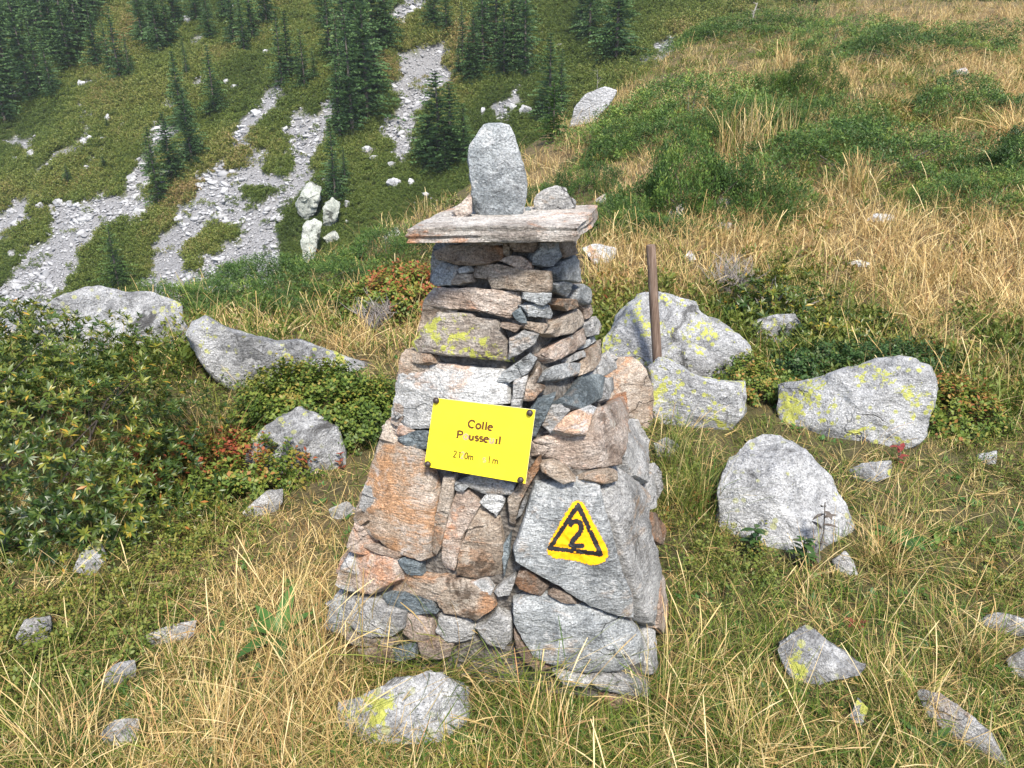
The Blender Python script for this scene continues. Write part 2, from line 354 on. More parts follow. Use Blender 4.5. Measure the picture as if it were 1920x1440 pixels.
def Hf(x, y):
    P = np.stack([x, y, 0*np.asarray(x)], -1)
    z = FP0.z+S34*((x-FP0.x)*UX+(y-FP0.y)*UY)
    # ribs and runnels running down the fall line
    s = x*UY-y*UX; t_ = x*UX+y*UY
    Q = np.stack([s*.085, t_*.022, 0*s], -1)
    return z+1.9*fbm(Q, 21, 3)+.45*fbm(P*.22, 31, 4)
def H(x, y):
    a, d = Hn(x, y); b = Hf(x, y); return np.where(d <= 0, a, np.maximum(a, b)), d, b > a
def Hs(x, y): return float(H(np.array([x]), np.array([y]))[0][0])

SCREE = [[(487,187),(530,153),(525,180),(500,215),(475,260),(520,262),(560,218),(600,208),(640,190),(634,215),(609,267),(589,312),(568,350),(536,386),(531,435),(520,500),(480,560),(400,590),(280,590),(258,560),(285,473),(338,400),(368,353),(415,300),(441,253),(471,207)],
 [(57,480),(98,418),(148,390),(205,365),(258,331),(263,311),(290,251),(345,226),(340,243),(313,270),(281,322),(257,370),(236,391),(191,430),(163,470),(110,555),(60,620),(-60,660),(-60,580),(0,540)],
 [(-60,440),(31,391),(55,351),(68,318),(108,285),(145,258),(175,230),(153,268),(133,293),(90,323),(71,346),(54,386),(24,430),(-60,500)],
 [(145,317),(163,300),(202,262),(194,287),(164,321)],[(10,285),(38,270),(68,247),(64,264),(36,294)],
 [(842,72),(800,80),(750,88),(735,110),(760,150),(735,165),(750,200),(720,230),(712,252),(735,288),(765,288),(772,240),(800,200),(832,160),(838,130),(815,120),(848,105)],
 [(735,15),(790,-5),(805,8),(770,30),(750,52),(718,30)],[(930,215),(965,168),(978,180),(960,212),(945,235)],
 [(38,288),(60,248),(70,254),(44,294)],[(298,192),(345,168),(342,198),(308,212)],[(360,147),(392,132),(388,155),(365,162)],
 [(480,185),(530,153),(522,182),(490,224),(468,228)],[(1180,124),(1285,70),(1262,102),(1190,134)],[(150,160),(172,150),(175,165),(152,170)],
 [(150,215),(172,200),(170,215),(155,225)],[(690,300),(700,285),(690,300)],[(10,180),(30,160),(28,185),(12,192)],[(360,70),(395,60),(390,85),(372,90)],
 [(225,400),(300,345),(330,300),(340,310),(300,380),(240,440)],[(90,395),(130,370),(140,385),(105,405)]]
HOLES = [[(468,262),(500,252),(545,262),(520,295),(492,298)],[(450,367),(493,347),(517,353),(480,377)],[(360,468),(393,417),(443,433),(445,450),(400,478),(355,500)],[(423,283),(463,272),(465,290),(440,320),(425,320)],[(515,300),(545,287),(535,315),(505,325)],[(345,500),(360,480),(370,500)]]
def scree_mask(u, v):
    P = np.stack([u/28., v/28., 0*u], -1); du = 15*fbm(P, 51, 5, 2.2, .62); dv = 15*fbm(P, 61, 5, 2.2, .62); uu = u+du; vv = v+dv
    m = np.zeros(np.shape(u), bool)
    for p in SCREE: m |= inpoly(uu, vv, p) | (segdist(uu, vv, p) < 4)
    for p in HOLES: m &= ~inpoly(uu, vv, p)
    return m
DRY = [[(1230,400),(1450,372),(1700,392),(1990,400),(1990,640),(1720,620),(1600,520),(1450,480),(1300,480),(1200,450)],[(1375,330),(1385,215),(1450,185),(1510,215),(1480,320)],
 [(1480,70),(1700,15),(1990,20),(1990,140),(1820,150),(1700,120),(1520,130)],[(1540,120),(1640,130),(1600,175),(1500,160)],[(1100,350),(1180,285),(1250,265),(1200,330),(1130,370)],
 [(1080,470),(1210,455),(1270,560),(1130,570)],[(520,640),(600,600),(700,555),(800,560),(800,660),(700,700),(600,670)],[(420,600),(520,590),(500,640),(430,620)],
 [(280,1010),(500,930),(650,880),(720,1250),(640,1500),(230,1500),(360,1250)],[(1840,180),(1990,170),(1990,300),(1850,280)],[(1780,250),(1990,240),(1990,330),(1800,320)],
 [(1290,180),(1400,120),(1430,140),(1320,200)],[(1000,300),(1080,260),(1060,330),(1000,340)],[(640,470),(780,430),(800,470),(660,500)]]
GREENZ = [[(1250,1240),(1990,1180),(1990,1500),(1250,1500)],[(1380,560),(1520,640),(1460,800),(1400,760)],[(340,560),(760,440),(800,500),(600,600),(400,620)],[(1225,790),(1340,790),(1360,1000),(1300,1260),(1230,1300)],[(880,1300),(1300,1330),(1350,1500),(900,1500)],[(1300,1060),(1700,1080),(1750,1300),(1400,1300)],[(0,1040),(260,1000),(300,1200),(0,1300)]]
def dry_mask(u, v):
    P = np.stack([u/60., v/40., 0*u], -1); uu = u+25*fbm(P, 71, 3); vv = v+14*fbm(P, 72, 3)
    m = np.zeros(np.shape(u))
    for q_, p in enumerate(DRY): m = np.maximum(m, soft(uu, vv, p, 40 if q_ != 8 else 110)*(1 if q_ != 8 else .72))
    for p in GREENZ: m = m*(1-.85*soft(uu, vv, p, 40))-.18*soft(uu, vv, p, 40)
    base = .42+.35*fbm(np.stack([u/45., v/30., 0*u+5], -1), 73, 3)
    return np.clip(np.maximum(base*.60, .0)+.24*np.clip((700-v)/200, 0, 1)+m*.6, 0, 1)

az = np.concatenate([np.linspace(-180, -55, 36)[:-1], np.linspace(-55, 52, 360), np.linspace(52, 180, 36)[1:-1]]); az = np.radians(az)
rr = np.concatenate([[.0], np.geomspace(.3, 40, 210), np.geomspace(41, 270, 130)])
A_, R_ = np.meshgrid(az, rr); gx = (R_*np.sin(A_)).ravel(); gy = (R_*np.cos(A_)).ravel()
gz, gd, gfar = H(gx, gy)
na, nr = len(az), len(rr)
i, j = np.meshgrid(np.arange(nr-1), np.arange(na), indexing='ij'); j2 = (j+1) % na
gf = np.stack([i*na+j, i*na+j2, (i+1)*na+j2, (i+1)*na+j], -1).reshape(-1, 4)[:, ::-1]
gv = np.stack([gx, gy, gz], -1); gu_, gv_ = project(gv); infront = gy > .3
gme = mesh_np('ground', gv, [gf]); farf = np.clip(gd/1.2, 0, 1)*np.where(gd > 0, 1, 0)
fattr(gme, 'far', farf); fattr(gme, 'scree', (scree_mask(gu_, gv_) & gfar & infront).astype(float)); fattr(gme, 'dry', np.where(infront, dry_mask(gu_, gv_), .4))
ground = tag(link('ground', gme, GROUND), kind='structure')
ground['label'] = 'grassy mountain ground running from the pass to the far scree slope'
GT = BVHTree.FromPolygons([tuple(p) for p in gv], [tuple(int(k) for k in f) for f in gf])
def hit(u, v):
    d = ray(u, v).normalized(); r = GT.ray_cast(CAMV, d)
    return r[0]

# ------------------------------------------------------------------ outline tools
def resample(poly, n, chaikin=1):
    p = np.array(poly, float)
    for _ in range(chaikin):
        q = np.roll(p, -1, 0); p = np.stack([.78*p+.22*q, .22*p+.78*q], 1).reshape(-1, 2)
    L = np.hypot(*(np.roll(p, -1, 0)-p).T); cum = np.r_[0, np.cumsum(L)]; t = np.linspace(0, cum[-1], n, endpoint=False)
    pp = np.vstack([p, p[:1]]); return np.stack([np.interp(t, cum, pp[:, 0]), np.interp(t, cum, pp[:, 1])], -1)
def edge_sample(poly, n):
    p = np.array(poly, float); q = np.roll(p, -1, 0); L = np.hypot(*(q-p).T); tot = L.sum(); out = []
    for a, b, l_ in zip(p, q, L):
        k = max(1, int(round(n*l_/tot))); t = np.arange(k)/k; out.append(a+(b-a)*t[:, None])
    return np.concatenate(out)
def centroid(p):
    q = np.roll(p, -1, 0); c = p[:, 0]*q[:, 1]-q[:, 0]*p[:, 1]; A = c.sum()/2
    return ((p+q)*c[:, None]).sum(0)/(6*A)
FOOT = []
def inflate(name, outline, Y, thick, mat, seed, n=72, m=34, cuts=8, boxy=.5, rough=1., sharp=34, parent=None, foot=True, strata=None, cutlo=.72, minthick=0):
    """a closed stone whose contour, seen from the path, follows the outline; thick is relative to its width"""
    rng = np.random.default_rng(seed); o = .6*edge_sample(outline, n)+0; n = len(o); o = o/.6; o = .7*o+.15*(np.roll(o, 1, 0)+np.roll(o, -1, 0)); c = centroid(o)
    cen = at(c[0], c[1], Y); nv = (cen-CAMV).normalized()
    def onplane(q):
        d = ray(q[0], q[1]); t = (cen-CAMV).dot(nv)/d.dot(nv); return CAMV+d*t
    O = np.array([onplane(q) for q in o])-np.array(cen)
    rad = np.linalg.norm(O, axis=1); size = rad.mean(); th = max(thick*size, minthick)
    N = np.array(nv); lat = np.linspace(-math.pi/2, math.pi/2, m)[1:-1]
    rows = []
    for la in lat:
        cl = math.cos(la)**boxy; s_ = math.copysign(abs(math.sin(la))**(boxy*1.15), math.sin(la))
        rows.append(O*cl+N*(s_*th))
    V = np.concatenate([[-N*th]]+rows+[[N*th]])
    # flat facets, mostly towards the viewer and the sky
    for k in range(cuts):
        d = -N*rng.uniform(.85, 1.15)+rng.normal(0, .36, 3); d[2] += .08; d /= np.linalg.norm(d)
        h = V@d; lim = h.max()*rng.uniform(cutlo-.2, .88); over = np.clip(h-lim, 0, None); V -= over[:, None]*d*.92
    for k in range(4):
        d = N*rng.uniform(.7, 1)+rng.normal(0, .4, 3); d /= np.linalg.norm(d); h = V@d; lim = h.max()*rng.uniform(.7, .95); V -= np.clip(h-lim, 0, None)[:, None]*d*.9
    U = V/(np.linalg.norm(V, axis=1)[:, None]+1e-9); q = V/size+seed*3.1
    sdv = strata if strata is not None else np.array([rng.normal(0, .35), rng.normal(0, .35), 1.]); sdv = np.array(sdv)/np.linalg.norm(sdv)
    lay = vn(np.stack([(q@sdv)*9+.6*fbm(q*1.5, seed+5, 2), 0*q[:, 0], 0*q[:, 0]], -1), seed+3)
    V = V+U*(size*rough*(.060*fbm(q*1.7, seed, 3)+.030*fbm(q*5, seed+1, 4)+.016*lay-.022*np.abs(vn(q*3.3, seed+9))+.012*np.abs(fbm(q*14, seed+2, 2))))[:, None]
    F = []; k = len(lat)
    ii, jj = np.meshgrid(np.arange(k-1), np.arange(n), indexing='ij'); j2 = (jj+1) % n
    F4 = np.stack([1+ii*n+jj, 1+(ii+1)*n+jj, 1+(ii+1)*n+j2, 1+ii*n+j2], -1).reshape(-1, 4)
    a = np.arange(n); b = (a+1) % n; T1 = np.stack([0*a, 1+a, 1+b], -1); T2 = np.stack([0*a+len(V)-1, 1+(k-1)*n+b, 1+(k-1)*n+a], -1)
    # orient outward
    e1 = V[F4[:, 1]]-V[F4[:, 0]]; e2 = V[F4[:, 3]]-V[F4[:, 0]]; s = (np.cross(e1, e2)*V[F4[:, 0]]).sum()
    if s < 0: F4 = F4[:, ::-1]; T1 = T1[:, ::-1]; T2 = T2[:, ::-1]
    base = Vector((cen.x, cen.y, cen.z+V[:, 2].min()))
    Vw = V+np.array(cen)
    if foot: FOOT.append((Vw[:, 0].min(), Vw[:, 0].max(), Vw[:, 1].min(), Vw[:, 1].max(), Vw[:, 2].max()))
    me = mesh_np(name, Vw-np.array(base), [F4, T1, T2])
    return link(name, me, mat, parent, base, True, sharp)

# ------------------------------------------------------------------ the cairn
def lvl(px, y0, y1):
    n = len(px); v = np.array([p[1] for p in px], float); t = (v-v[0])/(v[-1]-v[0])
    return np.array([tuple(at(p[0], p[1], y0+(y1-y0)*tt)) for p, tt in zip(px, t)])
FL = lvl([(818,448),(812,530),(800,575),(778,650),(748,705),(738,800),(692,880),(662,1000),(636,1090),(612,1150),(600,1280),(590,1330)], 1.95, 1.74)
FR = lvl([(1040,448),(1042,545),(1010,605),(1010,680),(1060,760),(1115,830),(1145,900),(1168,980),(1195,1100),(1212,1200),(1226,1340),(1232,1400)], 1.88, 1.55)
RB = lvl([(1088,450),(1106,560),(1122,640),(1152,700),(1190,770),(1228,850),(1240,930),(1250,1030),(1254,1080)], 2.22, 2.36)
ZT = at(740+985/2.88, 220+590/2.88, 1.80).z-.036
zl = np.linspace(ZT, -.12, 48)
def ip(T): return np.stack([np.interp(-zl, -T[:, 2], T[:, 0]), np.interp(-zl, -T[:, 2], T[:, 1]), zl], -1)
fl, fr, rb = ip(FL), ip(FR), ip(RB); lb = fl+rb-fr; lb[:, 2] = zl
def section(i, inset=0.):
    p = np.array([fl[i][:2], fr[i][:2], rb[i][:2], lb[i][:2]]); c = p.mean(0)
    if inset:
        L = np.linalg.norm(p-c, axis=1)[:, None]; p = c+(p-c)*(1-inset*1.35/L)
    for _ in range(2):
        q = np.roll(p, -1, 0); k = .10 if _ == 0 else .25; p = np.stack([(1-k)*p+k*q, k*p+(1-k)*q], 1).reshape(-1, 2)
    # dense along the edges
    return resample(p, 96, 0)
def loft(inset=0., noise=0.):
    V = np.concatenate([np.c_[section(i, inset), np.full(96, zl[i])] for i in range(48)])
    if noise:
        c = np.repeat(np.array([(fl[i]+fr[i]+rb[i]+lb[i])/4 for i in range(48)]), 96, 0); d = V-c; d[:, 2] = 0; d /= np.linalg.norm(d, axis=1)[:, None]
        V = V+d*(noise*(fbm(V*22, 77, 3)+.6*fbm(V*70, 78, 2)))[:, None]
    ii, jj = np.meshgrid(np.arange(47), np.arange(96), indexing='ij'); j2 = (jj+1) % 96
    F = np.stack([ii*96+jj, (ii+1)*96+jj, (ii+1)*96+j2, ii*96+j2], -1).reshape(-1, 4)
    return V, F
bv, bf = loft()
BT = BVHTree.FromPolygons([tuple(p) for p in bv], [tuple(int(k) for k in f) for f in bf])
CB = Vector(((fl[-1]+fr[-1]+rb[-1]+lb[-1])/4)); CB.z = 0
cairn = empty('stone_cairn', CB, 'tapering cairn of mortared rough stones carrying a yellow sign', 'cairn')
cv, cf = loft(.030, .008)
core = link('mortar_core', mesh_np('mortar_core', cv-np.array(CB), [cf[:, ::-1]]), MORTAR, cairn)
FOOTPOLY = [tuple(fl[-4][:2]), tuple(fr[-4][:2]), tuple(rb[-4][:2]), tuple(lb[-4][:2])]
def body(u, v):
    d = ray(u, v).normalized(); r = BT.ray_cast(CAMV, d)
    if r[0] is not None:
        n = r[1]; return r[0], (n if n.dot(d) < 0 else -n)
    best = None
    for Y in np.linspace(1.45, 2.6, 24):
        p = at(u, v, Y); q = BT.find_nearest(p)
        if best is None or q[3] < best[0]: best = (q[3], p, q[0])
    n = (best[1]-best[2]); n = n.normalized() if n.length > 1e-6 else Vector((0, -1, 0))
    return best[1], (n-d*.3).normalized()
def cairn_stone(poly, mat, seed, proud=.008, tilt=.06, n=None, thick=.09, flat=.75, wear=1.):
    rng = np.random.default_rng(seed+1000); poly = np.array(poly, float)
    per = np.hypot(*(np.roll(poly, -1, 0)-poly).T).sum(); n = n or int(np.clip(per/5.5, 26, 96))
    o = edge_sample(poly, n); n = len(o); c = centroid(o)
    # ragged broken edge
    a = np.arange(n)/n*2*math.pi; j = fbm(np.stack([o[:, 0]/9, o[:, 1]/9, 0*a+seed], -1), seed, 3)*1.7*wear
    dirs = o-c; dl = np.linalg.norm(dirs, axis=1); o = c+dirs*(1+(j+1.3)/np.maximum(dl, 6))[:, None]
    rings = [1.0, .985, .95, .88, .76, .6, .4, .2]
    P, NN = [], []
    for s in rings:
        for q in o: p_, n_ = body(*(c+(q-c)*s)); P.append(p_); NN.append(n_)
    p_, n_ = body(*c); P.append(p_); NN.append(n_)
    P = np.array(P); NN = np.array(NN); an = NN.mean(0); an /= np.linalg.norm(an); cen = P.mean(0)
    an2 = an+rng.normal(0, tilt, 3); an2 /= np.linalg.norm(an2)
    # the stone's own split face: pull towards one plane, keeping each point on its sight line
    C = np.array(CAMV); D = P-C; t = ((cen-C)@an2)/(D@an2); Pl = C+D*t[:, None]
    k = np.clip(1.2-np.linalg.norm(Pl-P, axis=1)/.14, 0, 1)*flat; P = P+(Pl-P)*k[:, None]
    size = math.sqrt(abs((o[:, 0]*np.roll(o[:, 1], -1)-np.roll(o[:, 0], -1)*o[:, 1]).sum()/2))*1.35e-3
    S = np.r_[np.repeat(rings, n), 0]
    hgt = proud+np.interp(S, [0, .88, .95, .985, 1], [.004, .002, .0, -.002, -.009])*min(1.3, .5+size*5)
    ax1 = np.cross(an, [0, 0, 1.]); ax1 /= np.linalg.norm(ax1); ax2 = np.cross(ax1, an); loc_ = np.c_[(P-cen)@ax1, (P-cen)@ax2]; ext = np.abs(loc_).max()
    for _ in range(int(rng.integers(2, 5))):      # chipped corners and bevelled facets
        a_ = rng.uniform(0, 6.28); q_ = loc_@np.array([math.cos(a_), math.sin(a_)]); lim = q_.max()*rng.uniform(.35, .85); hgt = hgt-np.clip(q_-lim, 0, None)*rng.uniform(.12, .5)*wear
    q = P*1.; sdv = np.array([rng.normal(0, .25), rng.normal(0, .3), 1]); sdv /= np.linalg.norm(sdv)
    lay = vn(np.stack([(q@sdv)*70+fbm(q*9, seed, 2), 0*S, 0*S+seed], -1), seed+3)
    step = np.round(2.2*vn(q*8+seed, seed+8))/2.2
    hgt = hgt+(.0055*fbm(q*16+seed, seed, 4)+.0030*lay+.0075*step+.0022*fbm(q*70, seed+4, 2))*wear*(.6+.4*min(1, size*8))
    P = P+an*hgt[:, None]
    cc = P[-1]; back = []
    for f, dep in ((1.0, .30), (.96, .75), (.86, 1.)):
        e = P[:n]; back.append(cen+(e-cen)*f-an*thick*dep)
    V = np.concatenate([np.concatenate(back[::-1]), P, [cen-an*thick*1.05]])
    nb = len(back)+len(rings)
    ii, jj = np.meshgrid(np.arange(nb-1), np.arange(n), indexing='ij'); j2 = (jj+1) % n
    F4 = np.stack([ii*n+jj, ii*n+j2, (ii+1)*n+j2, (ii+1)*n+jj], -1).reshape(-1, 4)
    a = np.arange(n); b = (a+1) % n; T1 = np.stack([(nb-1)*n+a, (nb-1)*n+b, 0*a+nb*n], -1); T2 = np.stack([b, a, 0*a+len(V)-1], -1)
    mid = V.mean(0); s = (np.cross(V[F4[:, 1]]-V[F4[:, 0]], V[F4[:, 3]]-V[F4[:, 0]])*(V[F4[:, 0]]-mid)).sum()
    if s < 0: F4, T1, T2 = F4[:, ::-1], T1[:, ::-1], T2[:, ::-1]
    base = Vector(cen)
    me = mesh_np('stone', V-cen, [F4, T1, T2])
    o_ = link('stone', me, mat, cairn, base-CB, True, 24)
    tri = [tuple(int(x) for x in f) for f in F4]+[tuple(int(x) for x in f) for f in T1]
    return o_, V, tri
def ZA(p): return [(740+x/2.88, 220+y/2.88) for x, y in p]
def ZB(p): return [(600+x/2.057, 660+y/2.057) for x, y in p]
STA = [
 (BROWN,[(230,725),(290,690),(440,690),(560,690),(585,710),(575,770),(530,785),(430,798),(350,798),(290,775),(232,765)]),
 (GREY,[(215,668),(390,668),(300,700),(232,720)]),(GREY,[(370,676),(590,668),(590,688),(440,692),(370,692)]),(TAN,[(597,675),(622,700),(612,748),(583,735)]),
 (BROWN,[(610,675),(760,668),(790,705),(750,730),(650,724)]),(BLUE,[(790,685),(875,676),(887,750),(845,802),(743,797),(748,755)]),(BROWN,[(882,676),(955,668),(958,735),(895,758)]),
 (PINK,[(565,775),(620,748),(680,752),(735,785),(738,822),(690,815),(640,800),(615,790)]),(BLUE,[(205,845),(232,785),(320,795),(350,800),(335,850),(310,905),(240,910),(200,885)]),
 (WHITE,[(350,820),(405,803),(412,830),(360,842)]),(TAN,[(318,880),(350,848),(410,848),(414,887),(360,902),(318,900)]),
 (TAN,[(412,815),(440,795),(560,795),(650,815),(840,830),(852,880),(847,942),(780,952),(600,927),(530,927),(510,875),(418,865)]),
 (BLUE,[(850,830),(880,790),(960,745),(985,770),(1000,850),(990,890),(930,882),(870,877)]),(BLUE,[(850,900),(900,885),(970,895),(985,930),(920,970),(860,940)]),
 (PINK,[(180,960),(215,920),(430,925),(660,940),(667,1000),(640,1072),(600,1084),(450,1042),(280,1037),(195,1022),(176,995)]),
 (BLUE,[(690,945),(837,950),(837,992),(800,1017),(690,977)]),(BLUE,[(683,1020),(740,1008),(830,1015),(857,1060),(835,1084),(720,1070)]),(DARKB,[(640,1060),(680,1030),(720,1115),(660,1095)]),
 (LICHST,[(95,1215),(130,1170),(240,1050),(420,1060),(440,1080),(545,1090),(585,1200),(607,1260),(600,1322),(540,1312),(380,1292),(200,1277),(108,1272)]),
 (BROWN,[(580,1108),(692,1125),(650,1157),(578,1130)]),(GREY,[(625,1195),(700,1150),(780,1170),(760,1215),(690,1265),(615,1307)]),(TAN,[(718,1105),(842,1120),(780,1167),(723,1140)]),
 (TAN,[(863,978),(972,983),(977,1012),(900,1042),(858,1010)]),(TAN,[(828,1165),(890,1090),(960,1030),(1012,1060),(1000,1112),(930,1162),(860,1182)]),(BLUE,[(955,935),(1000,905),(1050,950),(1062,1000),(1010,1010),(960,985)]),
 (PINK,[(990,1010),(1037,1013),(1057,1060),(1020,1092)]),(PINK,[(803,1275),(880,1210),(1000,1145),(1042,1190),(1010,1227),(920,1292),(850,1320)]),(GREY,[(1020,1120),(1060,1080),(1092,1130),(1070,1172),(1030,1182)]),
 (BLUE,[(1010,1225),(1070,1173),(1087,1200),(1020,1247)]),(TAN,[(1000,1320),(1030,1255),(1110,1200),(1127,1260),(1060,1372),(1010,1387)]),(GREY,[(945,1295),(1000,1263),(1007,1300),(950,1320)]),
 (BLUE,[(803,1385),(850,1345),(960,1325),(1007,1330),(990,1387),(900,1414),(820,1414)]),(BLUE,[(548,1430),(580,1380),(720,1285),(767,1310),(720,1382),(620,1432)]),
 (TAN,[(103,1278),(200,1283),(212,1325),(150,1337),(108,1322)]),(GREY,[(1065,1370),(1130,1270),(1182,1310),(1182,1362),(1120,1402)])]
STB = [
 (WHITE,[(300,120),(330,35),(450,45),(690,75),(707,130),(717,205),(600,215),(425,292),(330,292),(288,265),(283,230)]),(PINK,[(248,290),(285,255),(347,295),(330,322),(258,322)]),
 (DARKB,[(303,330),(400,300),(425,310),(420,372),(380,372),(338,357)]),
 (ORANGE,[(135,640),(205,440),(260,338),(340,350),(400,375),(430,470),(447,520),(452,630),(422,790),(400,802),(270,757),(240,722),(128,690)]),
 (TAN,[(433,770),(448,660),(480,480),(522,475),(522,530),(500,622),(472,742),(450,782)]),(GREY,[(530,500),(600,470),(752,510),(742,547),(650,547),(570,522)]),(BLUE,[(526,498),(577,515),(560,530),(530,524)]),
 (PINK,[(458,810),(480,700),(510,580),(530,530),(570,540),(620,590),(556,700),(517,852),(468,847)]),(TAN,[(525,862),(541,760),(612,590),(650,625),(692,640),(707,730),(702,872),(600,882)]),
 (WHITE,[(620,580),(650,545),(702,555),(714,570),(682,632)]),(TAN,[(730,560),(760,520),(830,420),(852,398),(847,450),(802,520),(772,580),(747,692),(726,680)]),(GREY,[(758,640),(785,568),(797,580),(777,627)]),
 (DARKB,[(812,225),(840,180),(907,168),(872,240),(832,325),(815,320)]),(GREY,[(738,212),(750,110),(802,88),(792,140),(777,217)]),(TAN,[(783,187),(795,130),(845,48),(857,75),(827,120),(867,135),(825,182)]),
 (DARKB,[(913,185),(960,160),(1010,88),(1092,98),(1097,175),(1000,222),(930,202)]),(GREY,[(1062,112),(1122,103),(1137,140),(1112,182),(1098,178)]),(GREY,[(858,280),(885,208),(925,203),(962,225),(910,287),(890,312)]),
 (WHITE,[(903,300),(935,250),(1030,208),(1052,220),(1012,322),(940,312)]),
 (PINK,[(838,340),(900,312),(1014,328),(1057,222),(1120,200),(1172,158),(1187,230),(1172,330),(1152,432),(1090,442),(1000,452),(960,442),(940,412),(870,392)]),
 (TAN,[(853,430),(900,418),(950,450),(982,490),(940,502),(860,457)]),(TAN,[(1043,490),(1060,463),(1110,448),(1157,460),(1142,497),(1090,512)]),(GREY,[(1170,352),(1190,258),(1230,263),(1270,340),(1282,420),(1255,502),(1210,472),(1163,402)]),
 (BLUE,'two'),
 (GREY,[(1097,560),(1112,520),(1165,420),(1210,482),(1250,522),(1247,600),(1257,700),(1302,850),(1287,1000),(1280,1052),(1255,1042),(1202,930),(1172,830),(1142,720)]),
 (GREY,[(1250,522),(1285,428),(1307,450),(1312,530),(1280,602),(1250,612)]),(BROWN,[(1258,622),(1300,618),(1332,680),(1310,742),(1280,722)]),(PINK,[(1287,880),(1302,860),(1327,980),(1310,1082),(1290,1062)]),
 (BLUE,[(743,960),(800,943),(870,936),(940,965),(1030,985),(1180,1050),(1242,1110),(1260,1190),(1257,1227),(1130,1237),(1000,1232),(900,1202),(830,1172),(778,1100),(748,1040)]),
 (BROWN,[(753,890),(770,850),(800,838),(882,905),(850,937),(770,912)]),(BROWN,[(880,930),(900,913),(960,935),(987,967),(930,962)]),
 (PINK,[(68,850),(100,760),(130,738),(302,800),(295,880),(200,932),(110,922)]),(TAN,[(205,937),(297,885),(302,838),(420,868),(560,880),(667,930),(672,990),(600,1032),(480,1002),(450,962),(330,922)]),
 (DARKB,[(228,937),(330,928),(430,960),(452,1002),(360,1004),(270,969)]),(GREY,[(18,970),(110,948),(210,950),(332,1000),(327,1062),(290,1087),(180,1092),(80,1022)]),(PINK,[(330,1010),(380,1002),(430,1040),(442,1090),(380,1117),(318,1087)]),
 (GREY,[(598,1060),(640,1050),(680,1000),(737,1030),(737,1110),(710,1137),(640,1112)]),(BROWN,[(100,722),(230,747),(330,777),(300,797),(140,737)]),(DARKB,[(303,800),(330,788),(387,810),(397,857),(340,852)]),
 (WHITE,[(578,885),(640,880),(672,910),(660,932),(610,917)]),(GREY,[(673,922),(750,858),(755,882),(730,932),(690,942)]),(GREY,[(1038,1270),(1090,1248),(1200,1263),(1282,1285),(1277,1322),(1180,1317),(1080,1302)]),
 (BROWN,[(1098,1345),(1200,1322),(1272,1327),(1272,1362),(1210,1402),(1130,1382)]),(BROWN,[(150,1140),(280,1128),(287,1187),(200,1182)]),(DARKB,[(283,1140),(367,1128),(372,1172),(290,1192)]),
 (TAN,[(100,1080),(180,1095),(300,1095),(310,1122),(220,1130),(130,1122)]),(DARKB,[(700,760),(720,720),(735,700),(727,780),(710,862)]),(GREY,[(1262,1100),(1272,1062),(1290,1075),(1298,1230),(1270,1242),(1266,1160)]),
 (GREY,[(900,1230),(1000,1245),(1040,1262),(1030,1290),(940,1275)]),(BROWN,[(380,1120),(450,1090),(520,1120),(500,1170),(400,1175)]),(GREY,[(460,1020),(560,1035),(600,1060),(590,1110),(500,1115),(450,1080)]),
 (BROWN,[(745,1060),(775,1110),(840,1185),(890,1215),(840,1225),(760,1150)])]
TWO = [(748,760),(790,640),(830,508),(900,503),(1000,490),(1040,490),(1080,520),(1097,600),(1120,680),(1140,760),(1170,860),(1207,940),(1212,1032),(1150,1017),(1040,972),(960,922),(920,892),(860,862),(753,802)]
two = None; allst = []
for k, (m_, p) in enumerate(STA): allst.append(cairn_stone(ZA(p), m_, k, proud=.004+.016*random.Random(k).random(), thick=.07)[0])
for k, (m_, p) in enumerate(STB):
    if p == 'two': two = cairn_stone(ZB(TWO), m_, 200, proud=.016, tilt=.0, wear=.6, n=110); two[0]['label'] = 'blue grey slab painted with a yellow triangle and a black 2'; continue
    s_ = cairn_stone(ZB(p), m_, 100+k, proud=.004+.016*random.Random(k+50).random(), thick=.09)[0]; allst.append(s_)
    if k == 28: low = s_
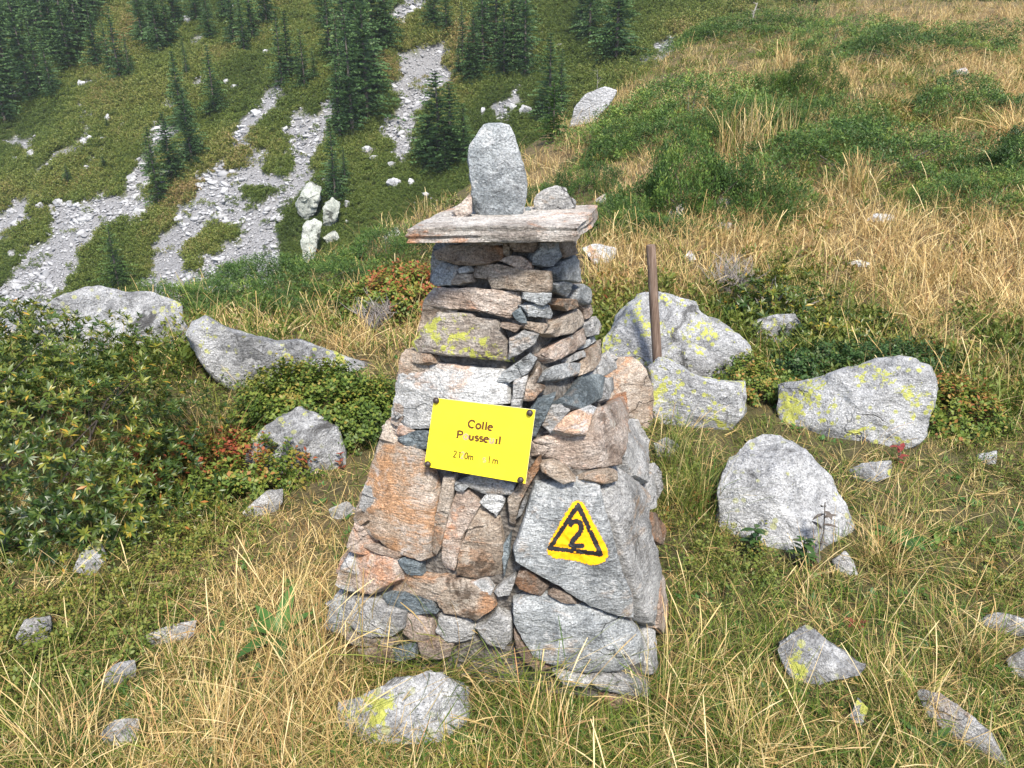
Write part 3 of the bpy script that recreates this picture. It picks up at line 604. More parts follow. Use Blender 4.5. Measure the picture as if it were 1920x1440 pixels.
# stones of the two faces turned away from the path
rng = random.Random(5)
def hidden_stone(A, B, zc, hh, wfrac, k):
    """a block on the face running from corner line A to B, at height zc"""
    i = int(np.clip(np.interp(-zc, -zl, np.arange(48)), 0, 47)); a = np.array(A[i]); b = np.array(B[i]); e = b-a; L = np.linalg.norm(e[:2]); e = e/L
    nrm = np.array([e[1], -e[0], .25]); nrm /= np.linalg.norm(nrm); n = 22; r = np.random.default_rng(k+900)
    an = np.linspace(0, 2*math.pi, n, endpoint=False); w2 = wfrac[1]*L/2
    rx = np.sign(np.cos(an))*np.abs(np.cos(an))**.5*w2*(1+.08*r.normal(size=n)); rz = np.sign(np.sin(an))*np.abs(np.sin(an))**.5*hh/2*(1+.08*r.normal(size=n))
    c = a+e*L*wfrac[0]; up = np.cross(nrm, e); up *= np.sign(up[2]); V = []
    for f, d in ((.8, -.08), (.98, -.03), (1, .0), (.94, .014), (.6, .020), (.25, .02)):
        P = c+np.outer(rx*f, e)+np.outer(rz*f, up)+nrm*d; P = P+nrm*(.006*fbm(P*16, k, 3))[:, None]; V.append(P)
    V = np.concatenate(V+[[c+nrm*.02]]); ii, jj = np.meshgrid(np.arange(5), np.arange(n), indexing='ij'); j2 = (jj+1) % n
    F4 = np.stack([ii*n+jj, ii*n+j2, (ii+1)*n+j2, (ii+1)*n+jj], -1).reshape(-1, 4); q = np.arange(n); T = np.stack([5*n+q, 5*n+(q+1) % n, 0*q+6*n], -1)
    if (np.cross(V[T[:, 1]]-V[T[:, 0]], V[T[:, 2]]-V[T[:, 0]])@nrm).sum() < 0: F4, T = F4[:, ::-1], T[:, ::-1]
    link('stone', mesh_np('stone', V-c, [F4, T]), rng.choice([GREY, BLUE, TAN, PINK, BROWN]), cairn, Vector(c)-CB, True, 35)
kk = 0
for (A, B) in ((lb, fl), (rb, lb)):
    z = .04
    while z < ZT-.06:
        h = rng.uniform(.09, .16); x = .04
        while x < .95:
            w_ = rng.uniform(.22, .45); w_ = min(w_, .97-x)
            if w_ < .1: break
            hidden_stone(A, B, z+h/2, h*.92, (x+w_/2, w_*.93), kk); kk += 1; x += w_
        z += h
# paint on the slab
ZC = lambda p: [(960+x/6, 880+y/6) for x, y in p]
TT = BVHTree.FromPolygons([tuple(p) for p in two[1]], two[2])
us = np.arange(1020, 1148, .9); vs_ = np.arange(930, 1068, .9); UU, VV = np.meshgrid(us, vs_); shp = UU.shape
YP = ZC([(745,345),(800,360),(840,430),(920,600),(1000,740),(1080,900),(1087,980),(1040,1040),(960,1075),(870,1080),(780,1050),(620,1020),(480,1010),(400,950),(393,880),(480,700),(560,560),(640,430),(690,360)])
NP_ = np.stack([UU.ravel(), VV.ravel(), 0*UU.ravel()], -1)
jit = (1.5*fbm(NP_*.5, 91, 3)+.9*vn(NP_*1.3, 93)).reshape(shp)
sdy = segdist(UU, VV, YP)*np.where(inpoly(UU, VV, YP), -1, 1)+jit
tri = ZC([(745,400),(425,885),(1000,955)]); d = segdist(UU, VV, tri)-4.9+jit*.6
for g in ZC([(565,622),(890,672),(708,932)]):
    d = np.maximum(d, 1.6-np.hypot(UU-g[0], VV-g[1])*.9+1.5*(np.hypot(UU-g[0], VV-g[1]) > 6)*-10)
dg = ZC([(662,622),(685,592),(725,582),(765,600),(782,640),(775,690),(735,745),(690,795),(662,850),(720,862),(792,862)])
d2 = segdist(UU, VV, dg, False)-5.4+jit*.6; sdk = np.minimum(d, d2)
GP = np.empty(shp+(3,)); ok = np.ones(shp, bool); need = sdy < 3
for a_ in range(shp[0]):
    for b_ in range(shp[1]):
        if not need[a_, b_]: ok[a_, b_] = False; continue
        r = TT.ray_cast(CAMV, ray(UU[a_, b_], VV[a_, b_]).normalized())
        if r[0] is None: ok[a_, b_] = False
        else: GP[a_, b_] = r[0]
def paint(name, sd, off, mat):
    m_ = (sd < 0) & ok; q = m_[:-1, :-1] & m_[1:, :-1] & m_[:-1, 1:] & m_[1:, 1:]
    aa, bb = np.where(q); W = shp[1]; F = np.stack([aa*W+bb, (aa+1)*W+bb, (aa+1)*W+bb+1, aa*W+bb+1], -1)
    used = np.unique(F); mp = np.full(shp[0]*W, -1); mp[used] = np.arange(len(used)); V = GP.reshape(-1, 3)[used]
    D = np.array(CAMV)-V; V = V+D/np.linalg.norm(D, axis=1)[:, None]*off
    o = two[0]; link(name, mesh_np(name, V-np.array(o.location+CB), [mp[F]]), mat, o)
paint('yellow_paint', sdy, .0016, PAINTY); paint('black_paint', np.maximum(sdk, sdy*.0-1), .0028, PAINTK)

# cap slab
def slab():
    ftl, ftr, btr, btl = [740+62/2.88, 220+598/2.88], [740+985/2.88, 220+590/2.88], [740+1097/2.88, 220+477/2.88], [740+325/2.88, 220+481/2.88]
    zt = at(*ftr, 1.80).z
    def onz(p, z): d = ray(*p); return CAMV+d*((z-CAMZ)/d.z)
    A = onz(ftl, zt); B = onz(ftr, zt); C_ = onz(btr, zt); D_ = onz(btl, zt)
    return A, B, C_, D_, zt
sa, sb, scn, sdn, SLABZ = slab()
def build_slab():
    q = [np.array(x)[:2] for x in (sa, sb, scn, sdn)]; n = 120
    o = resample(q, n, 0); c = o.mean(0); th = SLABZ-ZT+.002
    e = fbm(np.c_[o*14, np.zeros(n)], 5, 3)*.007; d = o-c; d /= np.linalg.norm(d, axis=1)[:, None]; o = o+d*e[:, None]
    V = []; zz = [(.0, .78), (0., .97), (.07, 1.0), (.3, .992), (.5, 1.004), (.72, .985), (.93, .995), (1., .975), (1., .9), (1., .7), (1., .4)]
    for t, f in zz:
        P = c+(o-c)*f; lay = fbm(np.c_[o*9, np.full(n, t*7)], 15, 3)*.006*(0 < t < 1)
        P = P+d*lay[:, None]; z = SLABZ-th*(1-t)+.004*fbm(np.c_[P*8, np.full(n, t)], 8, 3)*(t > .9)
        V.append(np.c_[P, z])
    V = np.concatenate(V+[[[*c, SLABZ]], [[*c, SLABZ-th]]]); k = len(zz)
    ii, jj = np.meshgrid(np.arange(k-1), np.arange(n), indexing='ij'); j2 = (jj+1) % n
    F4 = np.stack([ii*n+jj, ii*n+j2, (ii+1)*n+j2, (ii+1)*n+jj], -1).reshape(-1, 4); a = np.arange(n); b = (a+1) % n
    T1 = np.stack([(k-1)*n+a, (k-1)*n+b, 0*a+k*n], -1); T2 = np.stack([b, a, 0*a+k*n+1], -1)
    if (np.cross(V[T1[:, 1]]-V[T1[:, 0]], V[T1[:, 2]]-V[T1[:, 0]])[:, 2]).sum() < 0: F4, T1, T2 = F4[:, ::-1], T1[:, ::-1], T2[:, ::-1]
    o_ = link('capstone', mesh_np('capstone', V-np.array(CB), [F4, T1, T2]), SLABM, cairn, (0, 0, 0), True, 35)
    o_['label'] = 'flat rust stained slab capping the cairn'
build_slab()
def zplaneY(u, v, z): d = ray(u, v); return (z-CAMZ)/d.z
def topstone(name, poly, label, mat, seed, thick, base, **kw):
    Y = zplaneY(base[0], base[1], SLABZ)
    o = inflate(name, poly, Y+kw.pop('dy', .06), thick, mat, seed, foot=False, **kw); return tag(o, label, 'stone')
topstone('standing_stone', ZA([(395,230),(400,150),(440,100),(480,45),(540,33),(620,45),(650,100),(670,180),(690,230),(714,290),(717,360),(702,480),(690,532),(590,550),(470,542),(425,512),(412,450),(415,370),(403,300)]),
         'tall pale grey upright stone balanced on the cairn cap slab', STAND, 7, .78, (931, 409), dy=.075, cuts=5, boxy=.7, n=96, m=48, rough=.55, cutlo=.72)
topstone('small_stone', ZA([(302,520),(330,488),(405,415),(418,440),(418,510),(388,552),(330,548)]), 'small rusty brown stone leaning left of the upright stone', PINK, 17, .8, (868, 410), dy=.03)
topstone('small_stone', ZA([(752,440),(790,398),(880,366),(922,378),(942,420),(982,450),(977,490),(900,512),(780,522),(755,492)]), 'angular dark grey stone lying right of the upright stone', GREY, 23, .8, (1035, 398), dy=.05, cutlo=.55, n=64)
topstone('small_stone', ZA([(703,490),(722,478),(738,492),(735,516),(706,518)]), 'tiny dark pebble wedged at the foot of the upright stone', DARKB, 29, .8, (991, 398), dy=.02, n=24, m=14)

# ------------------------------------------------------------------ the sign
ZD = lambda x, y: (780+x/7.2, 720+y/7.2)
SPX = [ZD(245, 185), ZD(1612, 350), ZD(1478, 1345), ZD(113, 1112)]
pn = [body(*ZD(x, y)) for x, y in ((400, 300), (1400, 450), (1350, 1150), (300, 1000), (860, 660))]
pc = sum((p for p, n in pn), Vector())/5; nn = sum((n for p, n in pn), Vector()).normalized(); nn = (nn+Vector((0, 0, .06))).normalized(); pc = pc+nn*.046
def onsign(u, v): d = ray(u, v); return CAMV+d*((pc-CAMV).dot(nn)/d.dot(nn))
SQ = [onsign(*p) for p in SPX]
def S(x, y): return (SQ[0]*(1-x)+SQ[1]*x)*(1-y)+(SQ[3]*(1-x)+SQ[2]*x)*y
sign = empty('trail_sign', S(.5, 1.), 'yellow sign reading Colle Pousseuil bolted to the front of the cairn', 'sign')
SO = sign.location
def quadbox(c4, n0, n1): 
    V = [p+nn*n0 for p in c4]+[p+nn*n1 for p in c4]; return V
Vp = quadbox(SQ, -.004, 0); Fp = [(4, 7, 6, 5), (0, 1, 2, 3), (0, 4, 5, 1), (1, 5, 6, 2), (2, 6, 7, 3), (3, 7, 4, 0)]
me = bpy.data.meshes.new('plate'); me.from_pydata([p-SO for p in Vp], [], Fp); me.materials.append(YELLOW); me.materials.append(EDGE)
for p in me.polygons: p.material_index = 0 if p.index == 0 else 1
plate = link('plate', me, None, sign, smooth=False)
# bolts
def bolt(x, y):
    c = S(x, y); ax = (SQ[1]-SQ[0]).normalized(); ay = nn.cross(ax); V = []; F = []; n = 16; prof = [(.0, -.03), (.0045, -.03), (.0045, .001), (.0085, .001), (.009, .004), (.0075, .008), (.004, .0105), (0, .011)]
    for r_, h in prof:
        for k in range(n): a = 2*math.pi*k/n; V.append(c+ax*(r_*math.cos(a))+ay*(r_*math.sin(a))+nn*h-SO)
    for i_ in range(len(prof)-1):
        for k in range(n): F.append((i_*n+k, i_*n+(k+1) % n, (i_+1)*n+(k+1) % n, (i_+1)*n+k))
    me = bpy.data.meshes.new('bolt'); me.from_pydata(V, [], F); link('bolt', me, BOLT, sign)
for b_ in ((.028, .035), (.953, .045), (.035, .955), (.952, .955)): bolt(*b_)
def arc(cx, cy, rx, ry, a0, a1, n=14): return [(cx+rx*math.cos(R(a0+(a1-a0)*k/n)), cy+ry*math.sin(R(a0+(a1-a0)*k/n))) for k in range(n+1)]
# strokes in units of cap height, y up; (polyline, half width)
def glyph(ch, bold):
    w1, w2 = (.13, .075) if bold else (.088, .088); sf = bold; G = []
    if ch == 'C': G = [(arc(.40, .5, .34, .47, 50, 310), w1)]+([([(.64, .95), (.64, .68)], w2)] if sf else []); W = .78
    elif ch == 'o': G = [(arc(.29, .33, .22, .31, 0, 360, 20), w1)]; W = .58
    elif ch == 'l': G = [([(.16, 0), (.16, 1.02)], w1)]+([([(.02, .03), (.30, .03)], .035), ([(.04, .97), (.16, 1.0)], .035)] if sf else []); W = .32
    elif ch == 'e': G = [([(.10, .36), (.46, .36)], w2), (arc(.28, .33, .21, .31, 5, 315, 18), w1)]; W = .55
    elif ch == 'P': G = [([(.16, 0), (.16, 1)], w1), ([(.16, .96), (.42, .96)]+arc(.42, .73, .22, .23, 90, -90, 10)+[(.16, .50)], w1*.9), ([(.02, .03), (.32, .03)], .035), ([(.02, .97), (.2, .97)], .035)]; W = .72
    elif ch == 'u': G = [([(.12, .63), (.12, .22)]+arc(.27, .22, .15, .20, 180, 330, 8)+[(.46, .2)], w1), ([(.46, .63), (.46, .02)], w1), ([(.46, .03), (.58, .03)], .03), ([(.01, .61), (.14, .61)], .03), ([(.35, .61), (.46, .61)], .03)]; W = .62
    elif ch == 's': G = [(arc(.22, .48, .15, .15, 25, 260, 10)+arc(.24, .18, .16, .16, 85, -150, 10), w1*.9)]; W = .46
    elif ch == 'i': G = [([(.16, 0), (.16, .63)], w1), ([(.155, .86), (.165, .96)], .09 if bold else .06)]+([([(.02, .03), (.30, .03)], .035), ([(.04, .61), (.16, .61)], .035)] if sf else []); W = .32
    elif ch == '2': G = [(arc(.24, .74, .18, .22, 165, -25, 10)+[(.08, .05)], w1), ([(.04, .045), (.45, .045)], w1)]; W = .52
    elif ch == '1': G = [([(.06, .80), (.2, .97), (.2, 0)], w1)]; W = .34
    elif ch == '0': G = [(arc(.25, .5, .19, .46, 0, 360, 20), w1)]; W = .54
    elif ch == 'm': G = [([(.08, 0), (.08, .62)], w1), ([(.08, .42)]+arc(.22, .42, .14, .18, 180, 0, 8)+[(.36, 0)], w1), ([(.36, .42)]+arc(.50, .42, .14, .18, 180, 0, 8)+[(.64, 0)], w1)]; W = .76
    elif ch == '.': G = [([(.06, .0), (.06, .10)], .05)]; W = .22
    else: W = .45
    return G, W
asp = (SQ[3]-SQ[0]).length/(SQ[1]-SQ[0]).length
def text(s, x0, x1, base, cap, bold, mat, fade=()):
    tot = sum(glyph(c, bold)[1] for c in s); k = (x1-x0)/tot; x = x0
    for i_, c in enumerate(s):
        G, W = glyph(c, bold)
        if G:
            V, F = [], []
            for li, (pl, hw) in enumerate(G):
                hx = hw*cap*asp; pts = [(x+px*k, base-py*cap) for px, py in pl]; st = len(V)
                for q in range(len(pts)):
                    a = pts[max(q-1, 0)]; b = pts[min(q+1, len(pts)-1)]; dx, dy = b[0]-a[0], (b[1]-a[1])*asp; L = math.hypot(dx, dy) or 1
                    nx, ny = -dy/L*hx, dx/L*hx/asp
                    for sg in (1, -1): V.append(S(pts[q][0]+sg*nx, pts[q][1]+sg*ny)+nn*(.0009+.00015*li)-SO)
                for q in range(len(pts)-1): F.append((st+2*q, st+2*q+1, st+2*q+3, st+2*q+2))
            me = bpy.data.meshes.new('letter'); me.from_pydata(V, [], F); link('letter', me, FADE if i_ in fade else mat, plate, smooth=False)
        x += W*k
text('Colle', .372, .622, .352, .108, True, INK); text('Pousseuil', .272, .718, .522, .108, True, INK, (1, 6)); text('2.120m', .268, .475, .80, .098, False, THIN, (3,))
text('s.l.m.', .562, .735, .80, .098, False, THIN, (0,))

# ------------------------------------------------------------------ rocks on the near ground
def rock(name, label, cat, poly, base, mat, seed, thick=.8, back=.45, group=None, **kw):
    h = hit(*base); p = np.array(poly); wpx = (p[:, 0].max()-p[:, 0].min()+p[:, 1].max()-p[:, 1].min())/4
    size = wpx*h.y/FPX; o = inflate(name, poly, h.y+back*thick*size, thick, mat, seed, **kw); return tag(o, label, cat, group)
rock('boulder', 'broad pale grey boulder behind the leafy bush at left', 'boulder', [(60,640),(72,590),(90,566),(130,550),(190,537),(235,545),(300,552),(337,568),(350,612),(350,690),(200,710),(70,690)], (220,650), BOULD, 31, .9, n=110, m=52)
rock('boulder', 'long low boulder with a black patch behind the bush', 'boulder', [(350,630),(358,602),(385,589),(420,610),(470,624),(520,640),(560,640),(600,654),(650,666),(718,690),(700,720),(600,735),(500,745),(430,735),(390,700)], (560,712), BOULDK, 32, .7, n=110, m=46, cuts=4, cutlo=.95)
rock('boulder', 'grey boulder with one lichen blotch under the bilberry bush', 'boulder', [(450,885),(462,828),(510,795),(560,761),(600,775),(635,800),(646,845),(645,895),(560,915),(470,905)], (550,880), BOULD, 33, .8, n=84, m=40)
rock('boulder', 'large yellow lichened boulder behind the wooden post', 'boulder', [(1117,605),(1130,570),(1180,555),(1225,547),(1262,551),(1302,572),(1310,590),(1346,600),(1400,640),(1414,672),(1395,720),(1300,735),(1180,715),(1125,670)], (1290,715), BOULDL, 34, .7, n=100, m=46, back=.7)
rock('boulder', 'striped flat boulder directly at the foot of the wooden post', 'boulder', [(1166,642),(1185,615),(1240,604),(1310,624),(1372,665),(1388,692),(1375,728),(1290,725),(1220,700),(1175,672)], (1290,716), BOULD, 35, .5, n=84, m=40)
rock('boulder', 'hump shaped boulder with lichen in front of the wooden post', 'boulder', [(1216,690),(1235,669),(1260,674),(1300,700),(1342,711),(1397,714),(1395,765),(1365,835),(1270,840),(1226,815),(1216,740)], (1290,790), BOULDL, 36, .7, n=90, m=44, cuts=4, cutlo=.95)
rock('boulder', 'brownish boulder leaning behind the right side of the cairn', 'boulder', [(1100,720),(1148,670),(1186,667),(1212,690),(1227,730),(1220,800),(1180,815),(1110,790)], (1190,795), TAN, 37, .8, n=72, m=36)
rock('boulder', 'wide flat topped boulder mottled with yellow lichen at right', 'boulder', [(1462,722),(1500,714),(1545,705),(1590,690),(1640,675),(1702,677),(1742,690),(1757,716),(1745,770),(1735,815),(1650,875),(1550,865),(1470,805)], (1620,812), BOULDL, 38, .75, n=110, m=50, cuts=5, cutlo=.9, boxy=.42)
rock('boulder', 'big rounded boulder with small herbs growing at its front', 'boulder', [(1343,965),(1358,880),(1388,820),(1415,801),(1462,804),(1512,840),(1562,890),(1590,950),(1602,1040),(1590,1100),(1450,1110),(1340,1075)], (1460,1010), BOULD, 39, .85, n=120, m=54, cutlo=.7)
rock('rock', 'narrow grey rock sliver trailing right of the big rounded boulder', 'rock', [(1560,1050),(1585,1030),(1600,1050),(1612,1085),(1600,1100),(1570,1085)], (1585,1075), GREY, 40, .8, n=40, m=20)
rock('rock', 'pale flat rock under the alpenrose shrub at right', 'rock', [(1405,605),(1450,590),(1492,587),(1505,610),(1503,650),(1460,655),(1415,630)], (1465,640), BOULD, 41, .6)
rock('rock', 'low pale rock in grass between the two right boulders', 'rock', [(1575,888),(1620,868),(1672,862),(1670,895),(1600,915)], (1625,900), BOULDL, 42, .7)
rock('rock', 'half buried grey slab in grass at the foot of the cairn', 'rock', [(628,1318),(680,1298),(745,1278),(832,1260),(877,1290),(888,1345),(870,1400),(740,1405),(640,1400)], (760,1370), BOULD, 43, .6, n=96, m=44, cutlo=.6, rough=1.5)
rock('rock', 'speckled dark and white rock embedded in the right foreground grass', 'rock', [(1462,1205),(1510,1170),(1565,1208),(1610,1240),(1640,1255),(1585,1275),(1500,1297),(1470,1255)], (1540,1270), BOULD, 44, .55, n=64, m=30)
rock('rock', 'long narrow grey stone in the bottom right corner', 'rock', [(1710,1288),(1760,1298),(1812,1335),(1860,1375),(1900,1445),(1850,1450),(1795,1395),(1738,1340)], (1810,1390), GREY, 45, .5, n=72, m=24)
for k, (lab, poly, base) in enumerate([
 ('pale rock at the lower edge of the alpenrose bush', [(135,1070),(158,1020),(190,1013),(203,1042),(175,1085)], (165,1068)),
 ('lichened round rock near the left edge of the photo', [(26,1195),(48,1160),(97,1153),(100,1195),(60,1228)], (62,1208)),
 ('flat lichened rock between grass tufts at lower left', [(265,1195),(310,1174),(368,1163),(365,1195),(290,1215)], (315,1200)),
 ('small grey rock below the flat lichened rock', [(186,1280),(213,1245),(253,1236),(256,1268),(200,1295)], (220,1280)),
 ('small cracked grey rock near the bottom left corner', [(186,1378),(213,1348),(264,1347),(256,1390),(200,1405)], (225,1390)),
 ('flat grey rock in grass left of the cairn', [(452,962),(500,920),(533,916),(525,962),(480,980)], (495,962)),
 ('thumb sized dark rock in the right foreground grass', [(1592,1345),(1608,1308),(1628,1328),(1614,1365)], (1610,1350)),
 ('pale rock among straw at the right edge', [(1820,1165),(1870,1148),(1925,1158),(1922,1195),(1850,1205)], (1870,1185)),
 ('small pale rock at the right edge below another', [(1885,1235),(1925,1212),(1930,1275),(1900,1270)], (1910,1262)),
 ('small pale rock poking from grass right of the wide boulder', [(1826,853),(1870,844),(1868,870),(1833,876)], (1850,868)),
 ('small grey rock in straw by the cairn left side', [(615,955),(650,940),(672,955),(650,975),(622,975)], (645,970)),
 ('small grey rock beside the cairn right base in green grass', [(1225,830),(1250,818),(1275,835),(1262,860),(1232,860)], (1250,855)),
 ]):
    rock('rock', lab, 'rock', poly, base, GREY if k % 3 else BOULDL, 60+k, .7, n=48, m=24)
for k, (lab, poly, base) in enumerate([
 ('white angular rock in red grass behind the cairn top', [(1090,465),(1110,457),(1162,464),(1150,487),(1122,508),(1108,488)], (1125,495)),
 ('pointed grey rock below the bright juniper on the slope', [(1235,417),(1262,392),(1282,378),(1284,402),(1252,420)], (1258,415)),
 ('paired white rocks in straw on the right slope', [(1622,412),(1640,400),(1682,402),(1678,422),(1630,424)], (1650,418)),
 ('small white rock in straw left of the paired rocks', [(1337,422),(1350,416),(1372,418),(1370,433),(1340,434)], (1355,430)),
 ('low flat rock lying in the straw field', [(1585,494),(1610,487),(1634,493),(1622,503)], (1610,500)),
 ('small grey rock behind the wooden post top', [(1282,482),(1294,468),(1307,485),(1296,495)], (1295,490)),
 ('grey rock beside dry tuft above the paired rocks', [(1332,392),(1350,370),(1378,375),(1370,394),(1345,400)], (1355,394)),
 ('pale rock on the top right slope under straw', [(1782,138),(1810,124),(1818,140),(1790,150)], (1800,147)),
 ('white rock on the ridge left of the cairn cap', [(716,445),(745,424),(752,440),(724,455)], (735,448)),
 ('tiny grey rock on grass right of the ridge', [(1115,375),(1135,362),(1140,378),(1122,384)], (1128,380)),
 ]):
    rock('rock', lab, 'rock', poly, base, WHITE, 90+k, .8, n=40, m=20)
# crag on the skyline of the near ridge
rock('rock_outcrop', 'pale grey outcrop on the ridge beside a bare sapling', 'outcrop', [(1068,240),(1080,195),(1100,175),(1135,160),(1160,168),(1140,200),(1110,235),(1085,262)], (1105,232), FARROCK, 120, .8, n=64, m=32, cutlo=.5)

# ------------------------------------------------------------------ wooden post
def tube(path, radii, n=10, cap=True, jit=0, seed=0):
    P = [Vector(p) for p in path]; V, F = [], []
    for i_, p in enumerate(P):
        t = (P[min(i_+1, len(P)-1)]-P[max(i_-1, 0)]).normalized(); a = t.orthogonal().normalized() if i_ == 0 else (a-t*a.dot(t)).normalized(); b = t.cross(a)
        for k in range(n): an = 2*math.pi*k/n; V.append(p+(a*math.cos(an)+b*math.sin(an))*radii[i_])
    for i_ in range(len(P)-1):
        for k in range(n): F.append((i_*n+k, i_*n+(k+1) % n, (i_+1)*n+(k+1) % n, (i_+1)*n+k))
    V = np.array(V); 
    if jit: V = V+jit*np.stack([fbm(V*9, seed+q, 2) for q in range(3)], -1)
    T = []
    if cap:
        V = np.vstack([V, [tuple(P[0])], [tuple(P[-1])]]); m_ = len(P)-1
        for k in range(n): T.append(((k+1) % n, k, len(V)-2)); T.append((m_*n+k, m_*n+(k+1) % n, len(V)-1))
    return V, np.array(F), np.array(T)
def tubeobj(name, path, radii, mat, parent=None, n=10, jit=0, seed=0, origin=None):
    V, F, T = tube(path, radii, n, True, jit, seed); o = Vector(origin if origin is not None else path[0])
    return link(name, mesh_np(name, V-np.array(o), [F, T]), mat, parent, (0, 0, 0) if parent else o, True, 40)
pb = hit(1236, 735); YPOST = pb.y+.12; p0 = at(1236, 730, YPOST); p1 = at(1220, 459, YPOST+.03)
post = tubeobj('wooden_post', [p0+(p1-p0)*t for t in (0, .2, .4, .6, .8, .985, 1)], [.026, .026, .0255, .025, .0245, .024, .021], WOOD, n=20, jit=.0025, seed=3)
tag(post, 'slender round brown wooden post standing behind the cairn', 'post')

# ------------------------------------------------------------------ plant building blocks
def leafshape(L, W, fold=.25, droop=.2, nseg=2):
    """a leaf lying along +x, tip at L; quads either side of the midrib"""
    t = np.linspace(0, 1, nseg+1); wd = W*np.sin(np.clip(t*.93+.06, 0, 1)*math.pi)**.8; wd[0] = W*.12; wd[-1] = W*.05
    if nseg == 1: t = np.array([0., .5, 1.]); return np.array([[0, 0, 0], [L*.5, W/2, .1*W], [L, 0, -droop*L], [L*.5, -W/2, .1*W]]), np.array([[0, 1, 2, 3]])
    z = -droop*L*t**2
    mid = np.c_[t*L, 0*t, z]; l_ = np.c_[t*L, wd/2, z+fold*wd/2]; r_ = np.c_[t*L, -wd/2, z+fold*wd/2]
    V = np.concatenate([mid, l_, r_]); k = nseg+1; F = []
    for i_ in range(nseg): F += [(i_, i_+1, k+i_+1, k+i_), (i_+1, i_, 2*k+i_, 2*k+i_+1)]
    return V, np.array(F)
def rosette(seed, n=10, L=.045, W=.015, up=(.2, 1.1)):
    r = np.random.default_rng(seed); lv, lf = leafshape(1, W/L); P = []; D = []; Ss = []; T = []; b0 = r.uniform(.1, .8)
    Vs, Fs, Ts = [], [], []; off = 0
    for k in range(n):
        el = r.uniform(*up); a = k*2.4+r.uniform(-.3, .3); s = L*r.uniform(.7, 1.15)*(1-.25*(el > .9))
        c, sn = math.cos(a), math.sin(a); ce, se = math.cos(el), math.sin(el); v = lv*s
        x = v[:, 0]*ce-v[:, 2]*se; z = v[:, 0]*se+v[:, 2]*ce; y = v[:, 1]
        V = np.c_[x*c-y*sn, x*sn+y*c, z-.01*r.random()*1]; Vs.append(V); Fs.append(lf+off); off += len(V)
        tt = np.clip(b0*.55+r.normal(.12, .12)+(.35 if r.random() < .10 else 0), 0, 1); Ts.append(np.full(len(V), tt))
    return np.concatenate(Vs), np.concatenate(Fs), np.concatenate(Ts)
def spray(seed, n=18, L=.09, nl=.02, wd=.006):
    """juniper or heath shoot along +z with short needles"""
    r = np.random.default_rng(seed); Vs, Fs, Ts = [], [], []; off = 0
    for k in range(n):
        t = r.random()**.8; a = r.uniform(0, 6.28); el = r.uniform(.35, 1.0); d = np.array([math.cos(a)*math.cos(el), math.sin(a)*math.cos(el), math.sin(el)]); s = np.cross(d, r.normal(size=3)); s /= np.linalg.norm(s)
        b = np.array([0, 0, t*L])+.25*L*(1-t)*np.array([math.cos(a), math.sin(a), 0]); l_ = nl*r.uniform(.7, 1.4)
        V = np.array([b, b+d*l_*.55+s*wd/2, b+d*l_, b+d*l_*.55-s*wd/2]); Vs.append(V); Fs.append(np.array([[0, 1, 2, 3]])+off); off += 4; Ts.append(np.full(4, np.clip(.15+.55*t+r.normal(0, .13), 0, 1)))
    return np.concatenate(Vs), np.concatenate(Fs), np.concatenate(Ts)
def small_leaves(seed, n=22, L=.014, W=.009, H_=.06, red=.1):
    r = np.random.default_rng(seed); lv, lf = leafshape(1, W/L, .15, .1, 1); Vs, Fs, Ts = [], [], []; off = 0; b0 = r.uniform(.1, .6)
    for k in range(n):
        t = r.random(); a = r.uniform(0, 6.28); el = r.uniform(0, .9); s = L*r.uniform(.7, 1.3); c, sn = math.cos(a), math.sin(a); ce, se = math.cos(el), math.sin(el); v = lv*s
        x = v[:, 0]*ce-v[:, 2]*se; z = v[:, 0]*se+v[:, 2]*ce; rad = .012*r.random()
        V = np.c_[(x+rad)*c-v[:, 1]*sn, (x+rad)*sn+v[:, 1]*c, z+t*H_]; Vs.append(V); Fs.append(lf+off); off += len(V)
        Ts.append(np.full(len(V), np.clip(b0+.25*t+r.normal(0, .12)+(.5 if r.random() < red else 0), 0, 1)))
    return np.concatenate(Vs), np.concatenate(Fs), np.concatenate(Ts)
ROS = [rosette(k, 9, .046, .0135) for k in range(8)]; SPR = [spray(k, 18, .09, .024, .008) for k in range(5)]; BIL = [small_leaves(k, 24, .016, .010, .07) for k in range(5)]
def dome(n, rx, ry, h, r, seed, lump=.25, shell=.35):
    """points through the outer shell of a lumpy dome, with outward directions"""
    a = r.uniform(0, 2*math.pi, n); cz = r.uniform(-.05, 1, n); s = np.sqrt(np.clip(1-cz*cz, 0, 1)); D = np.c_[s*np.cos(a), s*np.sin(a), cz]
    k = 1+lump*fbm(D*1.7+seed, seed, 3); k = k*(1-shell*r.random(n)**1.6)
    P = D*np.array([rx, ry, h])*k[:, None]; N = D/np.array([rx, ry, h]); N /= np.linalg.norm(N, axis=1)[:, None]; return P, N
